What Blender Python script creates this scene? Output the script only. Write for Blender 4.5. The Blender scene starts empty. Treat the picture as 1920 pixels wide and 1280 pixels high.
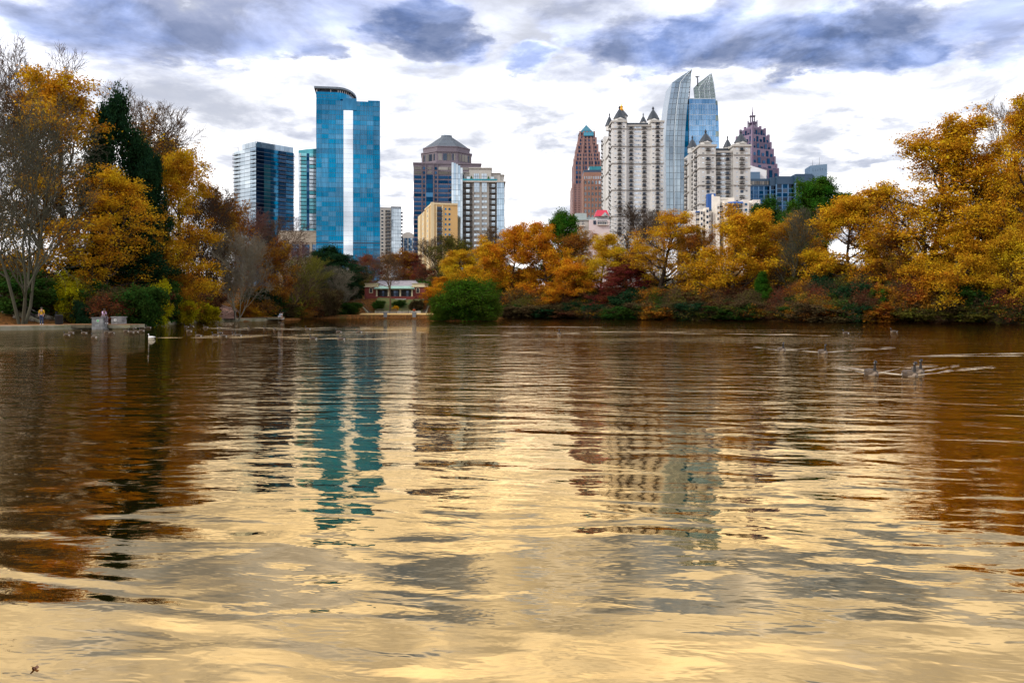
import bpy, math, random
import numpy as np
from mathutils import Vector, Matrix

# ------------------------------------------------------------------ camera, sky, sun, exposure
SC = bpy.context.scene
COL = SC.collection
F = 1600.0            # focal length in photo pixels (1920 wide): a 30 mm lens
HY = 575.0            # horizon row of the photo
CZ = 2.3              # eye height above the lake

cam_d = bpy.data.cameras.new('camera')
cam_d.lens = 30.0
cam_d.sensor_width = 36.0
cam_d.shift_y = -(640.0 - HY) / 1920.0
cam_d.clip_start = 0.1
cam_d.clip_end = 20000
cam = bpy.data.objects.new('camera', cam_d)
COL.objects.link(cam)
cam.location = (0, 0, CZ)
cam.rotation_euler = (math.radians(90), 0, 0)
SC.camera = cam

SUN_EL, SUN_AZ = math.radians(34), math.radians(-118)   # azimuth from +Y, clockwise
sd = Vector((math.sin(SUN_AZ) * math.cos(SUN_EL), math.cos(SUN_AZ) * math.cos(SUN_EL), math.sin(SUN_EL)))
sun_d = bpy.data.lights.new('sun', 'SUN')
sun_d.energy = 2.3
sun_d.angle = math.radians(10)
sun_d.color = (1.0, 0.93, 0.82)
sun = bpy.data.objects.new('sun', sun_d)
COL.objects.link(sun)
sun.rotation_euler = (-sd).to_track_quat('-Z', 'Y').to_euler()
sun.location = (0, 0, 300)

SC.view_settings.view_transform = 'Standard'
SC.view_settings.look = 'None'
SC.view_settings.exposure = 0.0
SC.view_settings.gamma = 1.0
SC.view_settings.use_curve_mapping = False
SC.render.engine = 'CYCLES'
SC.cycles.use_denoising = True
SC.cycles.max_bounces = 6
SC.cycles.diffuse_bounces = 2
SC.cycles.glossy_bounces = 4
SC.cycles.transmission_bounces = 4
SC.cycles.caustics_reflective = False
SC.cycles.caustics_refractive = False


class NT:
    """small helper round a node tree"""
    def __init__(self, tree):
        self.t = tree
        self.n = tree.nodes
        self.l = tree.links

    def node(self, kind, **kw):
        nd = self.n.new(kind)
        for k, v in kw.items():
            setattr(nd, k, v)
        return nd

    def put(self, sock, v):
        if isinstance(v, bpy.types.NodeSocket):
            self.l.new(v, sock)
        elif v is not None:
            sock.default_value = v

    def m(self, op, a, b=None, c=None, clamp=False):
        nd = self.node('ShaderNodeMath', operation=op, use_clamp=clamp)
        for i, v in enumerate((a, b, c)):
            self.put(nd.inputs[i], v)
        return nd.outputs[0]

    def vm(self, op, a, b=None, out=0):
        nd = self.node('ShaderNodeVectorMath', operation=op)
        self.put(nd.inputs[0], a)
        if b is not None:
            self.put(nd.inputs[1], b)
        return nd.outputs[out]

    def noise(self, vec, scale, detail=3.0, rough=0.5, dist=0.0, out='Fac'):
        nd = self.node('ShaderNodeTexNoise')
        self.put(nd.inputs['Vector'], vec)
        nd.inputs['Scale'].default_value = scale
        nd.inputs['Detail'].default_value = detail
        nd.inputs['Roughness'].default_value = rough
        nd.inputs['Distortion'].default_value = dist
        return nd.outputs[out]

    def rng(self, v, a, b, c=0.0, d=1.0, smooth=True):
        nd = self.node('ShaderNodeMapRange', interpolation_type='SMOOTHSTEP' if smooth else 'LINEAR')
        for i, x in enumerate((v, a, b, c, d)):
            self.put(nd.inputs[i], x)
        return nd.outputs[0]

    def mix(self, f, a, b, blend='MIX'):
        nd = self.node('ShaderNodeMix', data_type='RGBA', blend_type=blend)
        self.put(nd.inputs[0], f)
        self.put(nd.inputs[6], a if isinstance(a, bpy.types.NodeSocket) else (*a[:3], 1))
        self.put(nd.inputs[7], b if isinstance(b, bpy.types.NodeSocket) else (*b[:3], 1))
        return nd.outputs[2]

    def comb(self, x, y, z=0.0):
        nd = self.node('ShaderNodeCombineXYZ')
        for i, v in enumerate((x, y, z)):
            self.put(nd.inputs[i], v)
        return nd.outputs[0]

    def sep(self, v):
        nd = self.node('ShaderNodeSeparateXYZ')
        self.put(nd.inputs[0], v)
        return nd.outputs


def build_sky():
    w = bpy.data.worlds.new('World')
    SC.world = w
    w.use_nodes = True
    t = NT(w.node_tree)
    t.n.clear()
    sky = t.node('ShaderNodeTexSky', sky_type='NISHITA')
    sky.sun_disc = False
    sky.sun_elevation = SUN_EL
    sky.sun_rotation = SUN_AZ
    co = t.node('ShaderNodeTexCoord').outputs['Generated']
    d = t.vm('NORMALIZE', co)
    x, y, z = t.sep(d)
    hor = t.m('SQRT', t.m('ADD', t.m('MULTIPLY', x, x), t.m('MULTIPLY', y, y)))
    az = t.m('ARCTAN2', x, y)
    te = t.m('DIVIDE', z, t.m('MAXIMUM', hor, 0.001))        # tan of elevation
    zc = t.m('ADD', t.m('MAXIMUM', z, 0.0), 0.16)
    q = t.comb(t.m('DIVIDE', x, zc), t.m('DIVIDE', y, zc), 0.0)   # cloud deck seen in perspective
    n_big = t.noise(q, 1.1, 7, 0.55, 0.4)
    n_mid = t.noise(t.vm('ADD', q, (7.3, 2.1, 0.0)), 3.2, 8, 0.6, 0.3)
    n_fine = t.noise(t.vm('ADD', q, (1.7, 9.4, 3.0)), 8.0, 8, 0.62, 0.2)
    # direction plane, edges torn by noise
    warp = t.vm('SUBTRACT', t.noise(q, 4.0, 6, 0.6, 0.0, 'Color'), (0.5, 0.5, 0.5))
    p = t.vm('ADD', t.comb(az, te, 0.0), t.vm('MULTIPLY', warp, (0.24, 0.11, 0.0)))

    def blob(px, py, rx, ry, wgt):
        a = math.atan((px - 960) / F)
        e = (HY - py) / F * math.cos(a)
        v = t.vm('MULTIPLY', t.vm('SUBTRACT', p, (a, e, 0.0)), (F / rx * 1.1, F / ry, 0.0))
        return t.rng(t.vm('LENGTH', v, out=1), 1.0, 0.15, 0.0, wgt)

    def total(items):
        s = None
        for it in items:
            b = blob(*it)
            s = b if s is None else t.m('ADD', s, b)
        return s
    dark = total([(230, 55, 400, 100, .40), (450, 60, 340, 90, .44), (600, 5, 340, 90, .34), (790, 55, 120, 105, 1.0), (610, 112, 120, 36, .5),
                  (1215, 90, 200, 78, .95), (1330, 55, 220, 95, .65), (1450, 105, 160, 50, .5), (1580, 75, 220, 92, 1.0),
                  (1700, 30, 170, 80, .6), (985, 108, 110, 32, .6), (1890, 50, 130, 100, .7), (1090, 25, 150, 50, .3),
                  (60, 20, 220, 60, .35)])
    soft = total([(1590, 290, 90, 34, .65), (1480, 300, 44, 50, .5), (985, 255, 70, 42, .5), (1070, 245, 60, 40, .45),
                  (330, 180, 420, 90, .4), (520, 235, 160, 50, .35), (1000, 330, 90, 40, .35), (1700, 255, 70, 24, .4),
                  (760, 350, 80, 60, .3), (1120, 150, 160, 40, .4)])
    # the deck overhead and behind: broken dark and pale cloud everywhere above about 16 degrees
    F1 = t.noise(q, 2.1, 10, 0.60, 0.5)
    F2 = t.noise(t.vm('ADD', q, (-0.09, -0.10, 0.0)), 2.1, 10, 0.60, 0.5)
    lit = t.m('SUBTRACT', F1, F2)                       # thin edges towards the light glow, bases stay dark
    high = t.rng(te, 0.22, 0.42)
    deck = t.m('MULTIPLY', t.rng(n_big, 0.46, 0.70), t.m('MULTIPLY', high, 0.38))
    torn = t.m('ADD', t.m('MULTIPLY', t.m('SUBTRACT', F1, 0.5), 2.3), t.m('MULTIPLY', t.m('SUBTRACT', n_fine, 0.5), 0.7))
    topm = t.rng(te, 0.17, 0.30)
    dk = t.m('ADD', t.m('MAXIMUM', dark, deck), t.m('MULTIPLY', torn, t.m('ADD', 0.10, t.m('MULTIPLY', topm, 0.52))))
    dkf = t.rng(dk, -0.16, 1.08)
    sf = t.m('ADD', soft, t.m('MULTIPLY', torn, 0.95))
    sff = t.rng(sf, -0.2, 1.0)
    lowhi = t.rng(te, 0.16, 0.34)
    pale = t.mix(lowhi, (2.4, 2.34, 2.28), (1.4, 1.46, 1.68))
    pale = t.mix(t.rng(te, 0.36, 0.55), pale, (2.2, 2.15, 2.1))
    pale = t.mix(t.m('MULTIPLY', t.rng(n_mid, 0.34, 0.68), 1.0), pale, (0.70, 0.72, 0.81))
    pale = t.mix(t.m('MULTIPLY', sff, 1.0), pale, (0.52, 0.55, 0.67))
    mid = t.mix(t.rng(dkf, 0.0, 0.5), pale, (0.62, 0.69, 0.98))
    cl = t.mix(t.rng(dkf, 0.38, 1.0), mid, t.mix(t.rng(n_fine, 0.35, 0.65), (0.17, 0.245, 0.50), (0.36, 0.44, 0.72)))
    glow = t.m('ADD', 1.0, t.m('MULTIPLY', t.m('MULTIPLY', lit, 4.5), t.rng(dkf, 0.05, 0.4)))
    glow = t.m('MINIMUM', t.m('MAXIMUM', glow, 0.7), 2.2)
    cl = t.vm('MULTIPLY', cl, t.comb(glow, glow, glow))
    b1 = t.node('ShaderNodeBackground')
    t.put(b1.inputs[0], sky.outputs[0])
    b1.inputs[1].default_value = 0.12
    b2 = t.node('ShaderNodeBackground')
    t.put(b2.inputs[0], cl)
    b2.inputs[1].default_value = 1.0
    ms = t.node('ShaderNodeMixShader')
    ms.inputs[0].default_value = 0.9
    t.l.new(b1.outputs[0], ms.inputs[1])
    t.l.new(b2.outputs[0], ms.inputs[2])
    o = t.node('ShaderNodeOutputWorld')
    t.l.new(ms.outputs[0], o.inputs[0])


build_sky()


# ------------------------------------------------------------------ materials
def new_mat(name):
    m = bpy.data.materials.new(name)
    m.use_nodes = True
    t = NT(m.node_tree)
    t.n.clear()
    out = t.node('ShaderNodeOutputMaterial')
    return m, t, out


def pbr(name, col, rough=0.7, metal=0.0, var=0.15, nscale=0.6, rand=0.0, col2=None, bump=0.0, spec=0.5, streak=False):
    m, t, out = new_mat(name)
    co = t.node('ShaderNodeNewGeometry').outputs['Position']
    if streak:
        co = t.vm('MULTIPLY', co, (1.0, 1.0, 0.12))
    n = t.noise(co, nscale, 5, 0.6)
    c2 = col2 if col2 else tuple(c * 0.55 for c in col)
    base = t.mix(t.m('MULTIPLY', t.rng(n, 0.35, 0.7), min(1.0, var * 2)), col, c2)
    if rand:
        r = t.node('ShaderNodeObjectInfo').outputs['Random']
        hs = t.node('ShaderNodeHueSaturation')
        t.put(hs.inputs['Value'], t.m('ADD', 1.0 - rand, t.m('MULTIPLY', r, 2 * rand)))
        t.put(hs.inputs['Color'], base)
        base = hs.outputs[0]
    b = t.node('ShaderNodeBsdfPrincipled')
    t.put(b.inputs['Base Color'], base)
    b.inputs['Roughness'].default_value = rough
    b.inputs['Metallic'].default_value = metal
    b.inputs['Specular IOR Level'].default_value = spec
    if bump:
        bp = t.node('ShaderNodeBump')
        bp.inputs['Strength'].default_value = 1.0
        bp.inputs['Distance'].default_value = bump
        t.put(bp.inputs['Height'], t.noise(co, nscale * 5, 4, 0.6))
        t.l.new(bp.outputs[0], b.inputs['Normal'])
    t.l.new(b.outputs[0], out.inputs[0])
    return m


def glass(name, col, rough=0.06, rand=0.25, streak=0.25, wob=0.0):
    """coated facade glass: mirrors the sky in its own tint, each pane a little different"""
    m, t, out = new_mat(name)
    r = t.node('ShaderNodeObjectInfo').outputs['Random']
    co = t.node('ShaderNodeNewGeometry').outputs['Position']
    n = t.noise(t.vm('MULTIPLY', co, (0.9, 0.9, 0.10)), 1.2, 4, 0.6)
    n2 = t.noise(co, 0.045, 3, 0.5)
    v = t.m('ADD', t.m('ADD', 1.0 - rand, t.m('MULTIPLY', r, 2 * rand)), t.m('MULTIPLY', t.m('SUBTRACT', n, 0.5), 2 * streak))
    v = t.m('ADD', v, t.m('MULTIPLY', t.m('SUBTRACT', n2, 0.5), 1.0))
    hs = t.node('ShaderNodeHueSaturation')
    hs.inputs['Color'].default_value = (*col, 1)
    t.put(hs.inputs['Value'], v)
    t.put(hs.inputs['Saturation'], t.m('SUBTRACT', 1.12, t.m('MULTIPLY', r, 0.24)))
    b = t.node('ShaderNodeBsdfPrincipled')
    t.put(b.inputs['Base Color'], hs.outputs[0])
    b.inputs['Roughness'].default_value = rough
    b.inputs['Metallic'].default_value = 1.0
    if wob:
        bp = t.node('ShaderNodeBump')
        bp.inputs['Strength'].default_value = 1.0
        bp.inputs['Distance'].default_value = wob
        t.put(bp.inputs['Height'], t.noise(co, 0.5, 2, 0.5))
        t.l.new(bp.outputs[0], b.inputs['Normal'])
    t.l.new(b.outputs[0], out.inputs[0])
    return m


def leaf_mat():
    m, t, out = new_mat('leaf')
    oi = t.node('ShaderNodeObjectInfo')
    at = t.node('ShaderNodeAttribute', attribute_name='rnd').outputs['Fac']
    co = t.node('ShaderNodeNewGeometry').outputs['Position']
    n = t.noise(co, 0.42, 4, 0.6)
    hs = t.node('ShaderNodeHueSaturation')
    t.put(hs.inputs['Color'], oi.outputs['Color'])
    t.put(hs.inputs['Hue'], t.m('ADD', 0.5, t.m('ADD', t.m('MULTIPLY', t.m('SUBTRACT', n, 0.5), 0.15), t.m('MULTIPLY', t.m('SUBTRACT', at, 0.5), 0.035))))
    t.put(hs.inputs['Value'], t.m('ADD', t.m('ADD', 0.45, t.m('MULTIPLY', at, 0.9)), t.m('MULTIPLY', t.m('SUBTRACT', n, 0.5), 0.8)))
    # withered leaves among the fresh ones, in drifts
    wither = t.m('MULTIPLY', t.rng(t.m('ADD', t.m('MULTIPLY', at, 0.7), t.m('MULTIPLY', t.noise(co, 0.22, 3, 0.6), 0.9)), 0.82, 1.02), 0.75)
    dull = t.mix(1.0, hs.outputs[0], (0.42, 0.40, 0.55), 'MULTIPLY')
    lc = t.mix(wither, hs.outputs[0], dull)
    d = t.node('ShaderNodeBsdfDiffuse')
    tr = t.node('ShaderNodeBsdfTranslucent')
    t.put(d.inputs[0], lc)
    t.put(tr.inputs[0], lc)
    ms = t.node('ShaderNodeMixShader')
    ms.inputs[0].default_value = 0.30
    t.l.new(d.outputs[0], ms.inputs[1])
    t.l.new(tr.outputs[0], ms.inputs[2])
    t.l.new(ms.outputs[0], out.inputs[0])
    return m


def bark_mat():
    m, t, out = new_mat('bark')
    oi = t.node('ShaderNodeObjectInfo')
    co = t.node('ShaderNodeTexCoord').outputs['Object']
    n = t.noise(t.vm('MULTIPLY', co, (3.0, 3.0, 0.8)), 1.6, 5, 0.6)
    hs = t.node('ShaderNodeHueSaturation')
    t.put(hs.inputs['Color'], oi.outputs['Color'])
    t.put(hs.inputs['Value'], t.m('ADD', 0.55, t.m('MULTIPLY', n, 0.9)))
    b = t.node('ShaderNodeBsdfDiffuse')
    t.put(b.inputs[0], hs.outputs[0])
    t.l.new(b.outputs[0], out.inputs[0])
    return m


def ground_mat():
    m, t, out = new_mat('leaf_strewn_ground')
    co = t.node('ShaderNodeNewGeometry').outputs['Position']
    n1 = t.noise(co, 0.16, 5, 0.6)
    n2 = t.noise(co, 2.6, 6, 0.7)
    n3 = t.noise(co, 9.0, 4, 0.7)
    c = t.mix(t.rng(n2, 0.38, 0.64), (0.055, 0.030, 0.014), (0.20, 0.085, 0.026))
    c = t.mix(t.m('MULTIPLY', t.rng(n3, 0.55, 0.72), 0.8), c, (0.36, 0.15, 0.03))
    c = t.mix(t.m('MULTIPLY', t.rng(n1, 0.52, 0.66), 0.6), c, (0.05, 0.065, 0.018))
    b = t.node('ShaderNodeBsdfDiffuse')
    t.put(b.inputs[0], c)
    bp = t.node('ShaderNodeBump')
    bp.inputs['Distance'].default_value = 0.12
    t.put(bp.inputs['Height'], n2)
    t.l.new(bp.outputs[0], b.inputs['Normal'])
    t.l.new(b.outputs[0], out.inputs[0])
    return m


def water_mat():
    m, t, out = new_mat('lake_water')
    co = t.node('ShaderNodeNewGeometry').outputs['Position']
    x, y, z = t.sep(co)
    # slow swell, wind ripple, small chop; crests run across the view, swinging a little to the right
    sw = t.vm('ADD', co, t.vm('MULTIPLY', t.vm('SUBTRACT', t.noise(co, 0.12, 2, 0.5, 0, 'Color'), (.5, .5, .5)), (1.6, 1.6, 0.0)))
    sx, sy, sz = t.sep(sw)
    sy2 = t.m('ADD', sy, t.m('MULTIPLY', sx, 0.10))
    h1 = t.noise(t.comb(t.m('MULTIPLY', sx, 0.52), t.m('MULTIPLY', sy2, 1.05), 3.7), 1.0, 1.5, 0.45, 0.35)
    h2 = t.noise(t.comb(t.m('MULTIPLY', sx, 1.7), t.m('MULTIPLY', sy2, 3.4), 4.0), 1.0, 3.0, 0.5, 0.3)
    h3 = t.noise(t.comb(t.m('MULTIPLY', x, 3.0), t.m('MULTIPLY', y, 7.0), 9.0), 1.0, 2.0, 0.5)
    # where the breeze and the swimming flock roughen the lake
    pn = t.noise(t.comb(t.m('MULTIPLY', x, 0.030), t.m('MULTIPLY', y, 0.16), 2.0), 1.0, 4, 0.6)
    band = t.m('MULTIPLY', t.rng(y, 40.0, 62.0), t.rng(y, 118.0, 96.0))
    band = t.m('MULTIPLY', band, t.m('MULTIPLY', t.rng(x, -26.0, -14.0), t.rng(x, 44.0, 30.0)))
    patch = t.m('MULTIPLY', band, t.rng(pn, 0.48, 0.60))
    pn2 = t.noise(t.comb(t.m('MULTIPLY', x, 0.8), t.m('MULTIPLY', y, 1.4), 6.0), 1.0, 3, 0.6)
    patch = t.m('MULTIPLY', patch, t.rng(pn2, 0.46, 0.56))
    near = t.rng(y, 9.0, 26.0, 0.75, 1.0)
    hh = t.m('ADD', t.m('MULTIPLY', t.m('MULTIPLY', h1, 0.068), near),
             t.m('ADD', t.m('MULTIPLY', t.m('MULTIPLY', h2, 0.024), t.rng(y, 8.0, 26.0, 0.22, 1.0)),
                 t.m('MULTIPLY', h3, t.m('ADD', 0.0010, t.m('MULTIPLY', patch, 0.03)))))
    bp = t.node('ShaderNodeBump')
    bp.inputs['Strength'].default_value = 1.0
    bp.inputs['Distance'].default_value = 1.0
    t.put(bp.inputs['Height'], hh)
    fr = t.node('ShaderNodeFresnel')
    fr.inputs['IOR'].default_value = 1.33
    t.l.new(bp.outputs[0], fr.inputs['Normal'])
    f = fr.outputs[0]
    g = t.node('ShaderNodeBsdfGlossy')
    g.inputs['Roughness'].default_value = 0.015
    # golden light put into the mirror's tint, stronger the steeper one looks in
    t.put(g.inputs['Color'], t.mix(t.rng(f, 0.24, 0.72, smooth=False), (1.10, 0.73, 0.30), (1.0, 0.88, 0.69)))
    t.l.new(bp.outputs[0], g.inputs['Normal'])
    d = t.node('ShaderNodeBsdfDiffuse')
    d.inputs[0].default_value = (0.010, 0.005, 0.0015, 1)
    ms = t.node('ShaderNodeMixShader')
    t.put(ms.inputs[0], t.m('ADD', 0.69, t.m('MULTIPLY', t.m('MULTIPLY', f, f), 0.08)))
    t.l.new(d.outputs[0], ms.inputs[1])
    t.l.new(g.outputs[0], ms.inputs[2])
    t.l.new(ms.outputs[0], out.inputs[0])
    return m


M = {}
M['leaf'] = leaf_mat()
M['bark'] = bark_mat()
M['ground'] = ground_mat()
M['water'] = water_mat()
M['concrete'] = pbr('mossy_concrete', (0.30, 0.27, 0.19), 0.85, var=0.4, nscale=0.9, col2=(0.12, 0.12, 0.05), bump=0.02)
M['path'] = pbr('leaf_strewn_path', (0.20, 0.10, 0.045), 0.9, var=0.5, nscale=3.0, col2=(0.32, 0.14, 0.03), bump=0.02)
M['brickpath'] = pbr('pinkish_brick_paving', (0.33, 0.17, 0.12), 0.9, var=0.4, nscale=2.0, col2=(0.22, 0.11, 0.07))
M['sand'] = pbr('tan_promenade', (0.62, 0.40, 0.14), 0.9, var=0.2, nscale=0.5)
M['dockwood'] = pbr('weathered_dock_wood', (0.10, 0.085, 0.05), 0.85, var=0.4, nscale=2.0, rand=0.2)
M['stone'] = pbr('pale_ashlar_stone', (0.25, 0.25, 0.25), 0.85, var=0.3, nscale=3.0, rand=0.3)
M['mortar'] = pbr('dark_mortar', (0.10, 0.10, 0.095), 0.9)
M['iron'] = pbr('black_iron', (0.02, 0.022, 0.025), 0.5)
M['bin'] = pbr('black_bin', (0.014, 0.016, 0.022), 0.5, var=0.2)
M['rock'] = pbr('bank_rock', (0.20, 0.17, 0.13), 0.9, var=0.5, nscale=2.0, rand=0.25)
M['grass'] = pbr('bank_grass', (0.075, 0.11, 0.03), 0.95, var=0.5, nscale=1.5, col2=(0.14, 0.11, 0.03))
M['signgreen'] = pbr('green_sign', (0.03, 0.36, 0.08), 0.5, var=0.0)
M['signwhite'] = pbr('white_sign', (0.75, 0.78, 0.76), 0.5, var=0.0)


# ------------------------------------------------------------------ mesh helpers
def X(px, Y):
    return (px - 960.0) / F * Y


def Z(py, Y):
    return CZ + (HY - py) / F * Y


def DW(py):
    """distance of the water surface seen at a photo row"""
    return CZ * F / (py - HY)


def link(o, parent=None):
    COL.objects.link(o)
    if parent is not None:
        o.parent = parent
    return o


def tag(o, label, cat, group=None, kind=None):
    if label:
        o['label'] = label
    if cat:
        o['category'] = cat
    if group:
        o['group'] = group
    if kind:
        o['kind'] = kind
    return o


def empty(name, loc, rz=0.0, parent=None):
    o = bpy.data.objects.new(name, None)
    o.empty_display_size = 0.5
    o.location = loc
    o.rotation_euler = (0, 0, rz)
    return link(o, parent)


def mesh(name, v, f, mat, smooth=False):
    me = bpy.data.meshes.new(name)
    me.from_pydata([tuple(a) for a in v], [], [tuple(a) for a in f])
    if mat is not None:
        me.materials.append(mat)
    if smooth:
        me.polygons.foreach_set('use_smooth', [True] * len(me.polygons))
    me.update()
    return me


def obj(name, v, f, mat, parent=None, smooth=False):
    return link(bpy.data.objects.new(name, mesh(name, v, f, mat, smooth)), parent)


class G:
    """collects shapes into one mesh"""
    def __init__(self):
        self.v = []
        self.f = []

    def add(self, v, f):
        n = len(self.v)
        self.v += [tuple(a) for a in v]
        self.f += [tuple(i + n for i in a) for a in f]
        return self

    def box(self, x0, x1, y0, y1, z0, z1):
        v = [(x0, y0, z0), (x1, y0, z0), (x1, y1, z0), (x0, y1, z0), (x0, y0, z1), (x1, y0, z1), (x1, y1, z1), (x0, y1, z1)]
        return self.add(v, [(0, 3, 2, 1), (4, 5, 6, 7), (0, 1, 5, 4), (1, 2, 6, 5), (2, 3, 7, 6), (3, 0, 4, 7)])

    def prism(self, pts, z0, z1, top=None):
        """pts: plan polygon, counter-clockwise; top: another polygon for the upper end"""
        n = len(pts)
        top = top or pts
        v = [(p[0], p[1], z0) for p in pts] + [(p[0], p[1], z1) for p in top]
        f = [tuple(range(n))[::-1], tuple(range(n, 2 * n))] + [(i, (i + 1) % n, n + (i + 1) % n, n + i) for i in range(n)]
        return self.add(v, f)

    def slab(self, pts, y0, y1):
        """pts: outline in x,z (front view, counter-clockwise); extruded in y"""
        n = len(pts)
        v = [(p[0], y0, p[1]) for p in pts] + [(p[0], y1, p[1]) for p in pts]
        f = [tuple(range(n)), tuple(range(n, 2 * n))[::-1]] + [((i + 1) % n, i, n + i, n + (i + 1) % n) for i in range(n)]
        return self.add(v, f)

    def tube(self, p0, p1, r0, r1=None, n=6):
        r1 = r0 if r1 is None else r1
        a = Vector(p0)
        b = Vector(p1)
        d = (b - a).normalized()
        u = d.cross(Vector((0, 0, 1)) if abs(d.z) < 0.9 else Vector((1, 0, 0))).normalized()
        w = d.cross(u)
        v = []
        for c, r in ((a, r0), (b, r1)):
            for i in range(n):
                an = 2 * math.pi * i / n
                v.append(tuple(c + u * (r * math.cos(an)) + w * (r * math.sin(an))))
        f = [(i, (i + 1) % n, n + (i + 1) % n, n + i) for i in range(n)] + [tuple(range(n))[::-1], tuple(range(n, 2 * n))]
        return self.add(v, f)

    def lathe(self, prof, n=12, cx=0, cy=0, a0=0.0):
        v = []
        for r, z in prof:
            for i in range(n):
                an = a0 + 2 * math.pi * i / n
                v.append((cx + r * math.cos(an), cy + r * math.sin(an), z))
        m = len(prof)
        f = [(j * n + i, j * n + (i + 1) % n, (j + 1) * n + (i + 1) % n, (j + 1) * n + i) for j in range(m - 1) for i in range(n)]
        f += [tuple(range(n))[::-1], tuple(range((m - 1) * n, m * n))]
        return self.add(v, f)

    def build(self, name, mat, parent=None, smooth=False):
        return obj(name, self.v, self.f, mat, parent, smooth)


_uc = {}


def unit(mat):
    if mat.name not in _uc:
        g = G().box(-.5, .5, -.5, .5, -.5, .5)
        _uc[mat.name] = mesh('block_' + mat.name, g.v, g.f, mat)
    return _uc[mat.name]


RND = random.Random(11)


def piece(name, parent, mat, x0, x1, y0, y1, z0, z1, tilt=0.0):
    """one block-shaped piece: shares one mesh per material"""
    o = bpy.data.objects.new(name, unit(mat))
    o.location = ((x0 + x1) / 2, (y0 + y1) / 2, (z0 + z1) / 2)
    o.scale = (abs(x1 - x0), abs(y1 - y0), abs(z1 - z0))
    if tilt:
        o.rotation_euler = (RND.uniform(-tilt, tilt), 0, RND.uniform(-tilt, tilt))
    return link(o, parent)


# ------------------------------------------------------------------ lake outline, ground, water
LAKE = np.array([(-26, 1.2), (-44, 8), (-60, 30), (-58, 60), (-50.5, 81.5), (-45.2, 86.0), (-42.2, 89.5), (-42.5, 96), (-44.5, 115), (-44.8, 127), (-42.5, 135),
                 (-37, 142), (-38, 152), (-40, 163), (-34, 167.6), (-14, 167.6), (-11, 170), (-2, 168), (14, 161), (27, 148), (37, 137),
                 (49, 124), (60, 115.5), (66, 108), (75, 90), (82, 60), (75, 25), (55, 6), (30, 1.2)], float)


def lake_dist(px, py):
    """signed distance to the shore: negative on the water"""
    px = np.asarray(px, float)
    py = np.asarray(py, float)
    best = np.full(px.shape, 1e9)
    inside = np.zeros(px.shape, bool)
    n = len(LAKE)
    for i in range(n):
        ax, ay = LAKE[i]
        bx, by = LAKE[(i + 1) % n]
        dx, dy = bx - ax, by - ay
        tt = np.clip(((px - ax) * dx + (py - ay) * dy) / (dx * dx + dy * dy), 0, 1)
        best = np.minimum(best, np.hypot(px - ax - tt * dx, py - ay - tt * dy))
        cr = (ay > py) != (by > py)
        with np.errstate(divide='ignore', invalid='ignore'):
            xi = ax + (py - ay) * dx / (dy if dy else 1e-9)
        inside ^= cr & (px < xi)
    return np.where(inside, -best, best)


def sstep(a, b, v):
    s = np.clip((v - a) / (b - a), 0, 1)
    return s * s * (3 - 2 * s)


def ground_h(px, py):
    px = np.asarray(px, float)
    py = np.asarray(py, float)
    d = lake_dist(px, py)
    dd = np.maximum(d, 0)
    left = 0.30 + np.clip((dd - 5.0) * 0.24, 0, 6.5) + np.clip(dd - 60, 0, 400) * 0.01
    cent = 0.72 + 3.2 * sstep(8.5, 15.0, dd) + np.clip(dd - 24, 0, 160) * 0.03
    right = 0.22 + np.clip(dd * 0.27, 0, 6.0) + np.clip(dd - 25, 0, 150) * 0.02
    near = 0.5 + np.clip(dd, 0, 40) * 0.02
    wc = sstep(-37, -34.5, px) * (1 - sstep(-13, -9, px)) * sstep(120, 160, py)
    wr = sstep(-16, 2, px) * (1 - wc)
    wl = np.clip(1 - wc - wr, 0, 1)
    h = wl * left + wc * cent + wr * right
    wn = 1 - sstep(15, 50, py)
    h = h * (1 - wn) + near * wn
    bumps = 0.22 * np.sin(px * 0.31 + 1.3) * np.sin(py * 0.27) + 0.12 * np.sin(px * 0.83 + py * 0.41)
    h = h + bumps * sstep(6, 14, dd)
    bed = np.maximum(d * 0.75, -1.6) + 0.22
    return np.where(d < 0, bed, h)


def gh(x, y):
    return float(ground_h(np.array([x]), np.array([y]))[0])


def build_ground():
    def axis(lo, hi, step):
        core = np.arange(lo, hi + step / 2, step)
        out = []
        s, p = step, hi
        while p < 9000:
            s *= 1.35
            p += s
            out.append(p)
        neg = []
        s, p = step, lo
        while p > -9000:
            s *= 1.35
            p -= s
            neg.append(p)
        return np.array(neg[::-1] + list(core) + out)
    xs = axis(-110, 130, 1.6)
    ys = axis(-24, 230, 1.6)
    gx, gy = np.meshgrid(xs, ys)
    gz = ground_h(gx.ravel(), gy.ravel())
    v = np.stack([gx.ravel(), gy.ravel(), gz], 1)
    nx, ny = len(xs), len(ys)
    i = np.arange(nx * ny).reshape(ny, nx)
    f = np.stack([i[:-1, :-1].ravel(), i[:-1, 1:].ravel(), i[1:, 1:].ravel(), i[1:, :-1].ravel()], 1)
    o = fast_obj('ground', v, f, M['ground'], smooth=True)
    o['kind'] = 'structure'


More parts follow.
